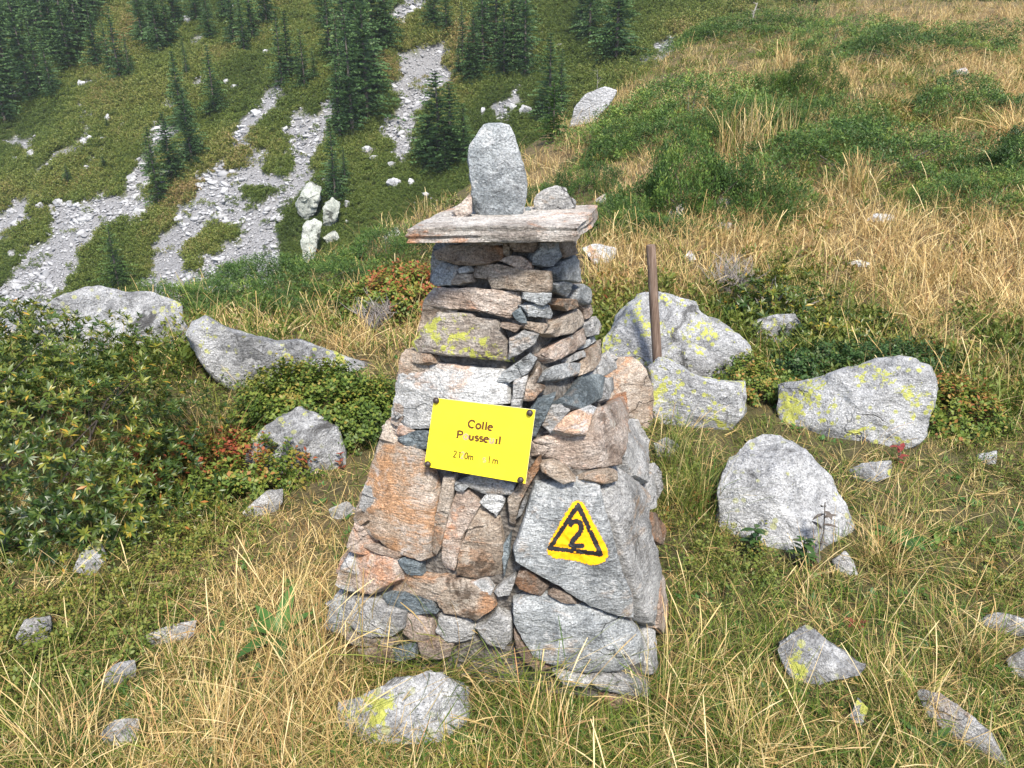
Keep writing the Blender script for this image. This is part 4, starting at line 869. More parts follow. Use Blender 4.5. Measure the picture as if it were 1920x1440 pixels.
def shrub(name, label, cat, c, rx, ry, h, protos, mat, n, scale, seed, yaw=0, group=None, upb=.6, lump=.25, parts=0, part='leaf_sprig', tintlump=.25, shell=.35, stems=8, stem_mat=None):
    r = np.random.default_rng(seed); root = empty(name, c, label, cat, group)
    P, N = dome(n, rx, ry, h, r, seed, lump, shell); cy, sy = math.cos(yaw), math.sin(yaw)
    rot = lambda A: np.c_[A[:, 0]*cy-A[:, 1]*sy, A[:, 0]*sy+A[:, 1]*cy, A[:, 2]]
    P = rot(P); N = rot(N); P[:, 2] += H(P[:, 0]+c[0], P[:, 1]+c[1])[0]-c[2]
    D = N+np.array([0, 0, upb])+r.normal(0, .28, N.shape); M = align(D, r.uniform(0, 6.28, n)); S_ = scale*r.uniform(.7, 1.3, n); which = r.integers(0, len(protos), n)
    keep = np.ones(n, bool)
    if parts:
        u, v = project(P+np.array(c)); vis = (u > -30) & (u < 1950) & (v < 1460)
        toward = (N*(np.array([0, 0, CAMZ])-np.array(c)-P)).sum(1); rad = np.linalg.norm(P/np.array([rx, ry, h]), axis=1)
        score = np.where(vis & (toward > -.1), rad/np.linalg.norm(P+np.array(c)-np.array([0, 0, CAMZ]), axis=1)**.5, -1); idx = np.argsort(-score)[:parts]; keep[idx] = False
        pm = []
        for k, (pv, pf, pt) in enumerate(protos):
            me = mesh_np(part, pv, [pf]); fattr(me, 'tint', pt); me.materials.append(mat); me.polygons.foreach_set('use_smooth', np.ones(len(me.polygons), bool)); pm.append(me)
        for i_ in idx:
            o = bpy.data.objects.new(part, pm[which[i_]]); COL.objects.link(o); o.parent = root
            mm = Matrix([list(M[i_][k]*S_[i_])+[P[i_][k]] for k in range(3)]+[[0, 0, 0, 1]]); o.matrix_local = mm
    V, F, T, I = merge(protos, which[keep], P[keep], M[keep], S_[keep])
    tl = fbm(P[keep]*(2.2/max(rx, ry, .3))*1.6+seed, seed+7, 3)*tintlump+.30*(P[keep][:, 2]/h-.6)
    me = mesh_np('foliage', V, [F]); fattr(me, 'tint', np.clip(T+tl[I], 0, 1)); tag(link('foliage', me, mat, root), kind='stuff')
    if stems:
        Vs, Fs, off = [], [], 0
        for k in range(stems):
            i_ = r.integers(0, n); e = P[i_]*.95; b = np.array([r.uniform(-.25, .25)*rx, r.uniform(-.25, .25)*ry, 0]); b[2] = Hs(b[0]+c[0], b[1]+c[1])-c[2]-.03; mid = (b+e)/2+r.normal(0, .05, 3)*rx
            v, f, t_ = tube([b, mid, e], [.006*scale+.002, .004*scale+.0015, .0015], 5, False); Vs.append(v); Fs.append(f+off); off += len(v)
        link('stems', mesh_np('stems', np.concatenate(Vs), [np.concatenate(Fs)]), stem_mat or BARK, root)
    return root
def gp(u, v, Y=None):
    p = hit(u, v) if Y is None else None
    if Y is not None: q = at(u, v, Y); p = Vector((q.x, q.y, 0))
    return Vector((p.x, p.y, Hs(p.x, p.y)))
# alpenrose thicket on the left
shrub('alpenrose_bush', 'large dense alpenrose bush with yellowing leaves at the left edge', 'bush', Vector((-2.06, 2.74, Hs(-2.06, 2.74))), .90, .68, .80, ROS, RHODO, 4700, .62, 401, parts=300, lump=.17, shell=.32, stems=14, yaw=-.15)
shrub('alpenrose_bush', 'straggly alpenrose shrub with bare twigs behind the right boulders', 'bush', gp(1440, 600), .52, .35, .40, ROS, RHODO, 420, 1.0, 402, lump=.35, shell=.6, stems=40, stem_mat=DEADW)
shrub('alpenrose_bush', 'low alpenrose shrub spreading beside the flat pale rock', 'bush', gp(1570, 635), .45, .3, .20, ROS, RHODO, 260, .95, 403)
shrub('bilberry_bush', 'bilberry bush growing over the grey boulder left of the cairn', 'bush', gp(610, 800), .42, .26, .24, BIL, BILB, 1100, 1.1, 404, lump=.2)
shrub('bilberry_bush', 'dark low bilberry mat behind the wide right boulder', 'bush', gp(1620, 700), .55, .22, .12, BIL, HERBD, 800, 1.0, 405, lump=.2)
shrub('bilberry_bush', 'reddish bilberry patch at the edge of the alpenrose bush', 'bush', gp(400, 900), .34, .22, .14, BIL, BILB, 500, 1.1, 406, tintlump=.5)
shrub('bilberry_bush', 'bilberry growth between boulders right of the cairn', 'bush', gp(1412, 735), .2, .2, .13, BIL, BILB, 300, 1.0, 407)
shrub('bilberry_bush', 'brownish bilberry shrub on the ridge left of the cairn', 'bush', gp(745, 590), .45, .4, .30, BIL, BILB, 900, 1.5, 408, tintlump=.4)
shrub('bilberry_bush', 'leafy low plants at the right end of the wide boulder', 'bush', gp(1775, 790), .22, .2, .14, BIL, BILB, 330, 1.2, 409)
JUN = [('bright green juniper mound on the slope right of the cairn', 1300, 395, 1.0, .7, .55, 2.0, 900), ('broad juniper mat in the middle of the right slope', 1640, 320, 1.6, 1.0, .38, 2.1, 1300), ('dark juniper spread below the ridge', 1290, 235, 2.0, 1.3, .5, 2.6, 1000),
 ('round dark shrub standing alone on the upper slope', 1490, 190, .75, .6, .55, 2.4, 450), ('juniper patch near the right edge of the slope', 1810, 215, 1.6, .9, .4, 2.4, 800), ('low juniper by the right edge above the straw field', 1830, 395, 1.0, .6, .28, 2.0, 600),
 ('juniper belt high under the top straw', 1560, 90, 2.4, 1.2, .45, 3.4, 700), ('small juniper behind the upright stone', 1065, 375, .7, .5, .3, 2.0, 450), ('juniper below the capstone corner', 1160, 435, .8, .4, .22, 1.8, 480), ('low juniper on the ridge behind the long boulder', 560, 545, 1.0, .5, .22, 1.8, 650),
 ('juniper tuft on the ridge near the cairn shoulder', 720, 490, .9, .5, .25, 2.0, 480), ('juniper at the ridge edge above the pale left boulder', 420, 585, .75, .4, .22, 1.7, 500), ('juniper strip along the skyline ridge', 1180, 280, 1.3, .6, .3, 2.4, 500), ('juniper patch high on the skyline ridge', 1390, 70, 2.4, 1.2, .5, 3.6, 600), 
 ('dusty juniper right of the bright mound', 1530, 265, 1.1, .7, .4, 2.3, 500), ('green juniper low beside the dry tuft', 1440, 395, .5, .4, .22, 1.8, 300), ('juniper carpet at the far right', 1960, 330, 1.2, .8, .4, 2.2, 500), ('juniper at the head of the slope', 1720, 100, 2.2, 1., .45, 3.2, 500), ('juniper clump below the dark spread', 1390, 255, 1., .6, .35, 2.3, 400)]
JSP = [spray(300+k, 12, .075, .024, .0075) for k in range(6)]; JPROT = []
for k in range(4):
    r = np.random.default_rng(320+k); n = 3100; P, N = dome(n, 1, .7, .36, r, 320+k, .5, .22); P[:, 2] -= .05
    P[:, 2] += .05*fbm(P*4, 330+k, 3); M = align(N+np.array([0, 0, .7])+r.normal(0, .3, N.shape), r.uniform(0, 6.28, n))
    V, F, T, I = merge(JSP, r.integers(0, 6, n), P, M, r.uniform(.7, 1.4, n)); tl = .28*fbm(P*3, 340+k, 3)+.22*fbm(P*9, 345+k, 2)
    me = mesh_np('foliage', V, [F]); fattr(me, 'tint', np.clip(T+tl[I], 0, 1)); me.materials.append(JUNI); Vs, Fs, off = [], [], 0
    for q in range(14):
        e = P[r.integers(0, n)]*.93; v, f, t_ = tube([(e[0]*.2, e[1]*.2, -.12), e*.6+np.array([0, 0, -.03]), e], [.012, .008, .003], 5, False); Vs.append(v); Fs.append(f+off); off += len(v)
    st = mesh_np('stems', np.concatenate(Vs), [np.concatenate(Fs)]); st.materials.append(BARK); JPROT.append((me, st))
def ground_rot(p, yaw):
    e = .4; nx = -(Hs(p.x+e, p.y)-Hs(p.x-e, p.y))/(2*e); ny = -(Hs(p.x, p.y+e)-Hs(p.x, p.y-e))/(2*e); z = Vector((nx, ny, 1)).normalized()
    x = Vector((math.cos(yaw), math.sin(yaw), 0)); y = z.cross(x).normalized(); x = y.cross(z); return Matrix((x, y, z)).transposed().to_euler()
for k, (lab, u, v, rx, ry, h, s, n) in enumerate(JUN):
    p = gp(u, v); root = empty('juniper_shrub', p, lab, 'shrub'); rj = random.Random(k); me, st = JPROT[k % 4]; root.rotation_euler = ground_rot(p, rj.uniform(-.3, .3)); root.scale = (rx*.85, ry/.7*.85, h/.36)
    tag(link('foliage', me, None, root, smooth=False), kind='stuff'); link('stems', st, None, root)
# ------------------------------------------------------------------ grass and ground cover
def blades(seed, n, L, W, base_r, lean, droop, segs=4, heads=0):
    r = np.random.default_rng(seed); Vs, Fs, Ts, As = [], [], [], []; off = 0
    for k in range(n):
        a = r.uniform(0, 6.28); l_ = r.uniform(*L); th = abs(r.normal(lean[0], lean[1])); dr = r.uniform(*droop); rad = base_r*math.sqrt(r.random()); ba = r.uniform(0, 6.28)
        p = np.array([rad*math.cos(ba), rad*math.sin(ba), -.01]); d = np.array([math.cos(a), math.sin(a), 0]); sd = np.array([-d[1], d[0], 0])*math.cos(.7)+np.array([0, 0, 1])*r.uniform(-.6, .6); sd /= np.linalg.norm(sd); tw = W*r.uniform(.7, 1.3); tint = r.random(); prev = p; hd = r.random() < heads
        for s in range(segs+1):
            t = s/segs; wdt = tw*(1-t**2*.9); 
            if hd and t > .7: wdt = tw*(1.55 if t < 1 else .7)
            Vs += [p+sd*wdt/2, p-sd*wdt/2]; Ts += [tint]*2; As += [t]*2
            an = th+dr*(t+.5/segs); p = p+(d*math.sin(an)+np.array([0, 0, math.cos(an)]))*l_/segs
        for s in range(segs): Fs.append((off+2*s, off+2*s+1, off+2*s+3, off+2*s+2))
        off += 2*(segs+1)
    return np.array(Vs), np.array(Fs), np.array(Ts), np.array(As)
def proto(colx, name, V, F, T, A=None, mat=None):
    me = mesh_np(name, V, [F]); fattr(me, 'tint', T); me.materials.append(mat); o = bpy.data.objects.new(name, me); colx.objects.link(o); return o
KND = {}
def addk(key, V, F, T, A=None): KND.setdefault(key, []).append((V, F, np.c_[T, A if A is not None else T*0]))
for k in range(6): addk('turf', *blades(600+k, 21, (.025, .07), .0030, .055, (.7, .4), (.1, 1.1), 2))
for k in range(5): addk('mid', *blades(610+k, 17, (.05, .13), .0027, .05, (.6, .35), (.3, 1.4), 2))
for k in range(5): addk('straw', *blades(620+k, 11, (.09, .27), .0018, .06, (.6, .35), (.2, 1.3), 4, .4))
for k in range(4): addk('litter', *blades(630+k, 20, (.04, .13), .0030, .08, (1.35, .15), (-.1, .35), 2))
for k in range(5): addk('farturf', *blades(640+k, 18, (.05, .16), .0065, .13, (.5, .3), (.2, 1.2), 2))
for k in range(5): addk('farstraw', *blades(650+k, 18, (.10, .30), .0046, .12, (.42, .28), (.2, 1.2), 3, .5))
def clump(seed, base, n, rad, h, sc):
    r = np.random.default_rng(seed); P, N = dome(n, rad, rad, h, r, seed, .3, .5); M = align(N+np.array([0, 0, 1.]), r.uniform(0, 6.28, n))
    V, F, T, I = merge(base, r.integers(0, len(base), n), P, M, sc*r.uniform(.7, 1.3, n)); return V, F, T
BI2 = [small_leaves(40+k, 11, .013, .007, .06, .2) for k in range(4)]; SP2 = [spray(50+k, 8, .07, .028, .011) for k in range(4)]
for k in range(5): addk('heath', *clump(660+k, BI2, 7, .07, .04, .9))
for k in range(4): addk('farheath', *clump(670+k, SP2, 9, .15, .08, 1.0))
for k in range(6): addk('herb', *rosette(680+k, 6, .030, (.012, .018, .009)[k % 3], (.05, .8)))

def scatter(name, P, rot, scl, idx, dry, colx, label, cat):
    me = bpy.data.meshes.new(name); me.vertices.add(len(P)); me.vertices.foreach_set('co', np.asarray(P, np.float32).ravel())
    a = me.attributes.new('rot', 'FLOAT_VECTOR', 'POINT'); a.data.foreach_set('vector', np.asarray(rot, np.float32).ravel())
    fattr(me, 'scl', scl); fattr(me, 'dry', dry); a = me.attributes.new('idx', 'INT', 'POINT'); a.data.foreach_set('value', np.asarray(idx, np.int32))
    o = tag(link(name, me, None, smooth=False), label, cat, None, 'stuff')
    ng = bpy.data.node_groups.new(name, 'GeometryNodeTree'); ng.interface.new_socket('Geometry', in_out='INPUT', socket_type='NodeSocketGeometry'); ng.interface.new_socket('Geometry', in_out='OUTPUT', socket_type='NodeSocketGeometry')
    N = ng.nodes; gi = N.new('NodeGroupInput'); go = N.new('NodeGroupOutput'); ip_ = N.new('GeometryNodeInstanceOnPoints'); ci = N.new('GeometryNodeCollectionInfo')
    ci.inputs['Collection'].default_value = colx; ci.inputs['Separate Children'].default_value = True; ci.inputs['Reset Children'].default_value = True
    def na(n, ty): q = N.new('GeometryNodeInputNamedAttribute'); q.data_type = ty; q.inputs['Name'].default_value = n; return q.outputs['Attribute']
    er = N.new('FunctionNodeEulerToRotation'); L = ng.links; L.new(na('rot', 'FLOAT_VECTOR'), er.inputs[0]); L.new(gi.outputs[0], ip_.inputs['Points']); L.new(ci.outputs[0], ip_.inputs['Instance'])
    ip_.inputs['Pick Instance'].default_value = True; L.new(na('idx', 'INT'), ip_.inputs['Instance Index']); L.new(er.outputs[0], ip_.inputs['Rotation']); L.new(na('scl', 'FLOAT'), ip_.inputs['Scale'])
    L.new(ip_.outputs[0], go.inputs[0]); md = o.modifiers.new('scatter', 'NODES'); md.node_group = ng; return o
def sample(n, box, seed, far):
    r = np.random.default_rng(seed); u = r.uniform(box[0], box[1], n); v = r.uniform(box[2], box[3], n); out = []; U = []; Vv = []
    for a, b in zip(u, v):
        h = hit(a, b)
        if h is None: continue
        out.append(h); U.append(a); Vv.append(b)
    P = np.array(out); d = H(P[:, 0], P[:, 1])[1]; k = ((d > .35) & (P[:, 1] > 42)) if far else (d <= .25)
    return P[k], np.array(U)[k], np.array(Vv)[k]
def clear(P):
    ok = ~inpoly(P[:, 0], P[:, 1], FOOTPOLY)
    for x0, x1, y0, y1, zt in FOOT:
        cx, cy = (x0+x1)/2, (y0+y1)/2; q = ((P[:, 0]-cx)/((x1-x0)/2*.86))**2+((P[:, 1]-cy)/((y1-y0)/2*.86))**2; ok &= q > 1
    return ok
P, U, Vv = sample(19800, (-180, 2100, -10, 1580), 11, False); P_, U_, V_ = sample(3600, (960, 2050, -10, 250), 13, False)
PL, UL, VL = sample(1300, (-900, -180, 560, 1580), 14, False); PR, UR, VR = sample(1500, (2100, 2900, 200, 1580), 15, False)
P = np.concatenate([P, P_, PL, PR]); U = np.concatenate([U, U_, UL, UR]); Vv = np.concatenate([Vv, V_, VL, VR]); k = clear(P); P, U, Vv = P[k], U[k], Vv[k]
r = np.random.default_rng(12); n = len(P); dist = np.linalg.norm(P[:, :2], axis=1); dry = dry_mask(U, Vv); dryj = np.clip(dry+r.normal(0, .2, n), 0, 1)
pat = fbm(np.c_[P[:, :2]*1.3, np.zeros(n)], 81, 3); pat2 = fbm(np.c_[P[:, :2]*2.3, np.zeros(n)], 82, 3)
x = r.random(n); keys = np.empty(n, object)
for i_ in range(n):
    dr_ = dryj[i_]; x_ = x[i_]
    if dist[i_] < 4.2:
        if pat[i_] > .25+.5*(not (U[i_] < 480 and Vv[i_] < 1250)) and x_ < .3: key = 'heath'
        elif x_ < .20: key = 'herb'
        elif dr_ > .62: key = 'straw' if x_ < .27 else ('mid' if x_ < .5 else ('litter' if x_ < .75 else 'turf'))
        else: key = 'turf' if x_ < .50 else ('mid' if x_ < .70 else ('litter' if x_ < .95 else 'straw'))
    else:
        if pat[i_] > .3-.2*(dr_ < .4) and x_ < .55 and dr_ < .75: key = 'farheath'
        elif dr_ > .55: key = 'farstraw' if x_ < .6 else 'farturf'
        else: key = 'farturf' if x_ < .66 else ('farheath' if x_ < .80 else 'farstraw')
    keys[i_] = key
    if key == 'straw': dryj[i_] = max(dr_, .6)
    if key == 'litter': dryj[i_] = max(dr_, .5)
    if key in ('heath', 'farheath', 'herb'): dryj[i_] = np.clip(.5+pat2[i_]*.6, 0, 1)
scl = r.uniform(.75, 1.3, n)*np.clip(.85+.03*dist, .85, 1.5)
def cover(name, kset, label, cat, mat):
    protos, which = [], np.full(n, -1)
    for kk_ in kset:
        sel = np.where(keys == kk_)[0]; b = len(protos); protos += KND[kk_]; which[sel] = b+r.integers(0, len(KND[kk_]), len(sel))
    ok = which >= 0; m_ = int(ok.sum()); D = np.c_[r.normal(0, .12, m_), r.normal(0, .12, m_), np.ones(m_)]
    V, F, T, I = merge(protos, which[ok], P[ok], align(D, r.uniform(0, 6.28, m_)), scl[ok]); me = mesh_np(name, V, [F]); fattr(me, 'tint', T[:, 0]); fattr(me, 'along', T[:, 1]); fattr(me, 'dry', dryj[ok][I])
    return tag(link(name, me, mat), label, cat, None, 'stuff')
cover('grass', ('turf', 'mid', 'straw', 'litter', 'farturf', 'farstraw'), 'mixed green and straw coloured grass covering the near ground', 'grass', GRASS)
cover('dwarf_shrubs', ('heath', 'farheath'), 'low green and reddish dwarf shrubs scattered through the near grass', 'dwarf shrubs', HEATH)
cover('small_herbs', ('herb',), 'small green leaf rosettes scattered through the near grass', 'herbs', HERB)

# single tufts one can pick out
def tuft(label, p, dry, seed, n, L, rad, lean=(.4, .25), droop=(.3, 1.2), W=.0021, heads=.3, tilt=(0, 0), group=None):
    V, F, T, A = blades(seed, n, L, W, rad, lean, droop, 6, heads); V = V.copy(); V[:, 0] += V[:, 2]*tilt[0]; V[:, 1] += V[:, 2]*tilt[1]
    me = mesh_np('grass_tuft', V, [F]); fattr(me, 'tint', T); fattr(me, 'along', A); o = link('grass_tuft', me, TUFT, None, p); o['dry'] = dry; return tag(o, label, 'grass tuft', group)
tuft('pale spiky grass tuft in front of the alpenrose bush', gp(400, 880), .72, 701, 170, (.18, .42), .09, (.5, .3), (.1, .6), tilt=(-.15, 0))
tuft('straw tuft leaning right of the big rounded boulder', gp(1650, 1060), .70, 702, 170, (.12, .30), .07, (.5, .3), (.3, 1.0))
tuft('fountain of pale grass at the bottom right of the centre', gp(1400, 1420), .62, 703, 240, (.10, .26), .09, (.7, .35), (.2, .9))
tuft('long drooping tuft at the cairn foot bending right', gp(830, 1262), .40, 704, 260, (.2, .44), .07, (.7, .3), (.4, 1.1), tilt=(.55, -.25))
tuft('dark green tuft at the foot of the lower slab stone', gp(960, 1300), .22, 716, 170, (.16, .36), .09, (.6, .3), (.3, 1.2), tilt=(.5, -.1))
tuft('dark green strands before the lower left stones of the cairn', gp(740, 1262), .25, 717, 150, (.14, .32), .10, (.5, .3), (.3, 1.2), tilt=(.3, 0))
tuft('arching mixed grass tuft right of the half buried slab', gp(1010, 1400), .35, 718, 200, (.14, .34), .10, (.6, .3), (.3, 1.2))
tuft('arching grass tuft at the right edge of the foreground', gp(1800, 1230), .5, 719, 180, (.12, .3), .10, (.6, .3), (.3, 1.1))
tuft('straw and green tuft between the two bottom right stones', gp(1690, 1330), .5, 720, 150, (.10, .26), .09, (.6, .3), (.3, 1.1))
tuft('wispy straw tuft at the bottom left corner', gp(120, 1420), .66, 721, 130, (.14, .34), .12, (.5, .3), (.3, 1.1))
tuft('tall golden straw tuft left of the cairn foot', gp(560, 1290), .80, 705, 100, (.25, .48), .16, (.3, .2), (.2, 1.1), tilt=(.1, 0))
tuft('golden straw tuft near the bottom edge left of centre', gp(470, 1400), .78, 706, 90, (.2, .42), .14, (.45, .25), (.2, 1.0), tilt=(.25, -.1))
tuft('green grass clump right of the cairn beside the boulder', gp(1290, 960), .18, 707, 260, (.16, .34), .13, (.3, .2), (.3, 1.3))
tuft('arching green clump behind the cairn right base', gp(1275, 870), .2, 708, 200, (.14, .3), .1, (.3, .2), (.3, 1.3))
tuft('dense straw tussock at the right edge of the slope', gp(1905, 265), .82, 709, 260, (.35, .8), .2, (.8, .3), (.3, .9), W=.008)
tuft('upright pale grass stand beside the bright juniper', gp(1420, 300), .72, 710, 320, (.4, .85), .5, (.2, .15), (.1, .7), W=.008)
tuft('dry tuft on the slope above the paired rocks', gp(1610, 370), .80, 711, 150, (.3, .55), .12, (.3, .25), (.2, .8), W=.006)
tuft('small orange tuft high on the right slope', gp(1470, 130), .9, 712, 120, (.35, .7), .2, (.3, .2), (.1, .6), W=.010)
tuft('straw strands bending over the half buried slab', gp(650, 1390), .75, 713, 50, (.16, .32), .10, (.6, .3), (.3, 1.2), tilt=(.3, 0))
tuft('long thin straw stalks rising before the cairn left corner', gp(640, 1260), .82, 714, 50, (.25, .45), .14, (.2, .15), (.1, .7), W=.0024)
tuft('low grass brushing the right front corner of the cairn', gp(1245, 1330), .45, 715, 160, (.14, .34), .09, (.4, .3), (.3, 1.2), tilt=(.2, -.1))

# broad leaved herbs
def herb(name, label, p, n, L, W, up, mat, seed, stalk=0):
    root = empty(name, p, label, 'plant'); r = np.random.default_rng(seed); lv, lf = leafshape(1, W/L, .2, .35, 5)
    for k in range(n):
        a = k*2.4+r.uniform(-.4, .4); el = r.uniform(*up); s = L*r.uniform(.6, 1.15); v = lv*s; ce, se = math.cos(el), math.sin(el); x_ = v[:, 0]*ce-v[:, 2]*se; z_ = v[:, 0]*se+v[:, 2]*ce; c, sn = math.cos(a), math.sin(a); h0 = stalk*r.random()
        me = mesh_np('leaf', np.c_[x_*c-v[:, 1]*sn, x_*sn+v[:, 1]*c, z_+h0], [lf]); fattr(me, 'tint', np.full(len(v), r.random())); link('leaf', me, mat, root)
    if stalk: tubeobj('stem', [p+Vector((0, 0, -.02)), p+Vector((.01, 0, stalk*.5)), p+Vector((.0, .01, stalk))], [.003, .0025, .002], BARK, root, 6, origin=p)
    return root
herb('broadleaf_herb', 'clump of long dark green leaves in straw left of the cairn', gp(525, 1195), 10, .15, .045, (.5, 1.2), HERB, 801)
herb('broadleaf_herb', 'small dark leafy herb in front of the big rounded boulder', gp(1410, 1040), 34, .05, .024, (.0, .9), HERBD, 802, .12)
herb('broadleaf_herb', 'dark purple leafed herb at the boulder foot', gp(1500, 1060), 30, .05, .024, (.0, .9), HERBD, 803, .12)
herb('broadleaf_herb', 'grey green rosette of lance leaves left of the cairn', gp(345, 1040), 12, .07, .016, (.1, .8), HERB, 804)
herb('broadleaf_herb', 'dark green rosette beside the long narrow stone', gp(1740, 1400), 12, .08, .02, (.1, .8), HERBD, 805)
herb('broadleaf_herb', 'spread of broad dock leaves right of the straw tuft', gp(1690, 1010), 14, .11, .05, (.05, .6), HERB, 806)
herb('broadleaf_herb', 'broad green leaves at the far right of the boulders', gp(1770, 1000), 10, .12, .045, (.05, .5), HERB, 807)
herb('red_leaved_plant', 'small plant with crimson leaves below the wide boulder', gp(1680, 870), 10, .05, .025, (.2, 1.0), REDL, 808, .10)
herb('red_leaved_plant', 'low red leaves in grass below the rock sliver', gp(1610, 1170), 5, .05, .02, (.1, .7), REDL, 809)
herb('red_leaved_plant', 'red bilberry sprig beside the grey left boulder', gp(520, 900), 14, .03, .014, (.1, 1.0), REDL, 810, .08)
herb('red_leaved_plant', 'red sprig at the right foot of the grey left boulder', gp(640, 880), 12, .03, .014, (.1, 1.0), REDL, 811, .08)
herb('broadleaf_herb', 'round green leaves at the half buried slab', gp(860, 1400), 6, .05, .04, (.1, .6), HERB, 812)
herb('dried_plant', 'dark withered stalk with curled leaves before the rounded boulder', gp(1530, 1050), 9, .05, .02, (-.3, .6), BARK, 813, .24)
def twigs(label, p, n, h, rad, seed):
    r = np.random.default_rng(seed); root = empty('dead_shrub', p, label, 'shrub'); Vs, Fs, off = [], [], 0
    for k in range(n):
        a = r.uniform(0, 6.28); e = np.array([math.cos(a)*rad*r.random(), math.sin(a)*rad*r.random(), h*r.uniform(.5, 1)]); m_ = e*.5+r.normal(0, .03, 3)
        v, f, t_ = tube([(0, 0, -.02), m_, e], [.006, .004, .0015], 4, False); Vs.append(v); Fs.append(f+off); off += len(v)
        for q in range(4):
            s = m_+(e-m_)*r.random(); v, f, t_ = tube([s, s+np.array([r.normal(0, .06), r.normal(0, .06), .08])*h*3], [.002, .001], 3, False); Vs.append(v); Fs.append(f+off); off += len(v)
    link('twigs', mesh_np('twigs', np.concatenate(Vs), [np.concatenate(Fs)]), DEADW, root)
twigs('bare grey twiggy shrub left of the cairn', gp(705, 620), 40, .22, .22, 820); twigs('bare grey twigs behind the alpenrose shrub', gp(1365, 555), 40, .3, .3, 821)

# ------------------------------------------------------------------ the far slope: scree, heath, rocks, trees
STONES = bpy.data.collections.new('scree_prototypes')
def icos(seed):
    r = np.random.default_rng(seed); n, m_ = 7, 4; V = [[0, 0, -1.]]
    for i_ in range(1, m_):
        la = -math.pi/2+math.pi*i_/m_
        for k in range(n): a = 2*math.pi*(k+.5*(i_ % 2))/n; V.append([math.cos(la)*math.cos(a), math.cos(la)*math.sin(a), math.sin(la)])
    V.append([0, 0, 1.]); V = np.array(V); V *= r.uniform(.72, 1.15, len(V))[:, None]; V *= np.array([1.3, .9, .5])*r.uniform(.8, 1.2, 3)
    for _ in range(4):
        d = r.normal(size=3); d /= np.linalg.norm(d); h = V@d; V -= np.clip(h-h.max()*.65, 0, None)[:, None]*d
    Q, T = [], []
    for k in range(n):
        b = (k+1) % n; T.append((0, 1+b, 1+k)); T.append((len(V)-1, 1+(m_-2)*n+k, 1+(m_-2)*n+b))
        for i_ in range(m_-2): T.append((1+i_*n+k, 1+i_*n+b, 1+(i_+1)*n+k)); T.append((1+i_*n+b, 1+(i_+1)*n+b, 1+(i_+1)*n+k))
    return V*.5, np.array(T)
def scree_mat():
    t = NT('scree_stone'); o = t.n('ShaderNodeObjectInfo'); c = t.coord(rnd=True); n_ = t.noise(c, 5, 4, .7)
    col = t.ramp(t.math('ADD', t.math('MULTIPLY', o.outputs['Random'], .6), t.math('MULTIPLY', n_, .4)), [(.15, (.18, .185, .195)), (.5, (.30, .306, .32)), (.85, (.43, .438, .45))])
    return t.out(col, t.bump(n_, .6, .05))
SCREEM = scree_mat()
for k in range(8):
    v, f = icos(900+k); me = mesh_np('scree_%02d' % k, v, [f]); me.materials.append(SCREEM); o = bpy.data.objects.new('scree_%02d' % k, me); STONES.objects.link(o)
P, U, Vv = sample(46000, (-80, 1340, -20, 640), 21, True); sm = scree_mask(U, Vv)
Ps, us_, vv_ = P[sm], U[sm], Vv[sm]; r = np.random.default_rng(22); n = len(Ps); sz = .27*np.exp(r.normal(0, .55, n)); sz = np.minimum(sz, 1.1)*np.clip(.75+.5*fbm(np.c_[us_/40, vv_/40, 0*us_], 5, 2), .5, 1.4)
loose = P[~sm][:9000]; nl = len(loose); keepl = (fbm(np.c_[U[~sm][:9000]/34, Vv[~sm][:9000]/34, np.zeros(nl)], 44, 4) > .5); loose = loose[keepl]; nl = len(loose)
PP = np.concatenate([Ps, loose]); PP[:, 2] += .05; n2 = len(PP)
scatter('scree', PP, np.c_[r.normal(-.35, .3, n2), r.normal(0, .3, n2), r.uniform(0, 6.28, n2)], np.r_[sz*1.25, .35*np.exp(r.normal(0, .4, nl))], r.integers(0, 8, n2), r.random(n2), STONES, 'streams of pale grey scree stones running down the far slope', 'scree')
FH = bpy.data.collections.new('far_heath_prototypes')
for k in range(5): V, F, T = clump(950+k, [spray(980+q, 14, .4, .17, .075) for q in range(3)], 22, .55, .32, .75); proto(FH, 'fheath_%02d' % k, V, F, T, None, FARHEATH)
hm_ = ~sm | (np.random.default_rng(25).random(len(sm)) < .018); Ph = P[hm_]; extra, Ue, Ve = sample(16000, (-80, 1990, -60, 640), 23, True); se = scree_mask(Ue, Ve); Ph = np.concatenate([Ph, extra[~se]]); n = len(Ph); r = np.random.default_rng(24)
ptch = fbm(np.c_[Ph[:, :2]*.09, np.zeros(n)], 46, 3)
scatter('heath', Ph, np.c_[r.normal(-.4, .2, n), r.normal(0, .2, n), r.uniform(0, 6.28, n)], r.uniform(.6, 1.25, n)*np.clip(1+.35*ptch, .5, 1.5), r.integers(0, 5, n), np.clip(.5+.75*ptch+r.normal(0, .2, n), 0, 1), FH, 'dark olive heath of dwarf shrubs covering the far slope', 'heath')

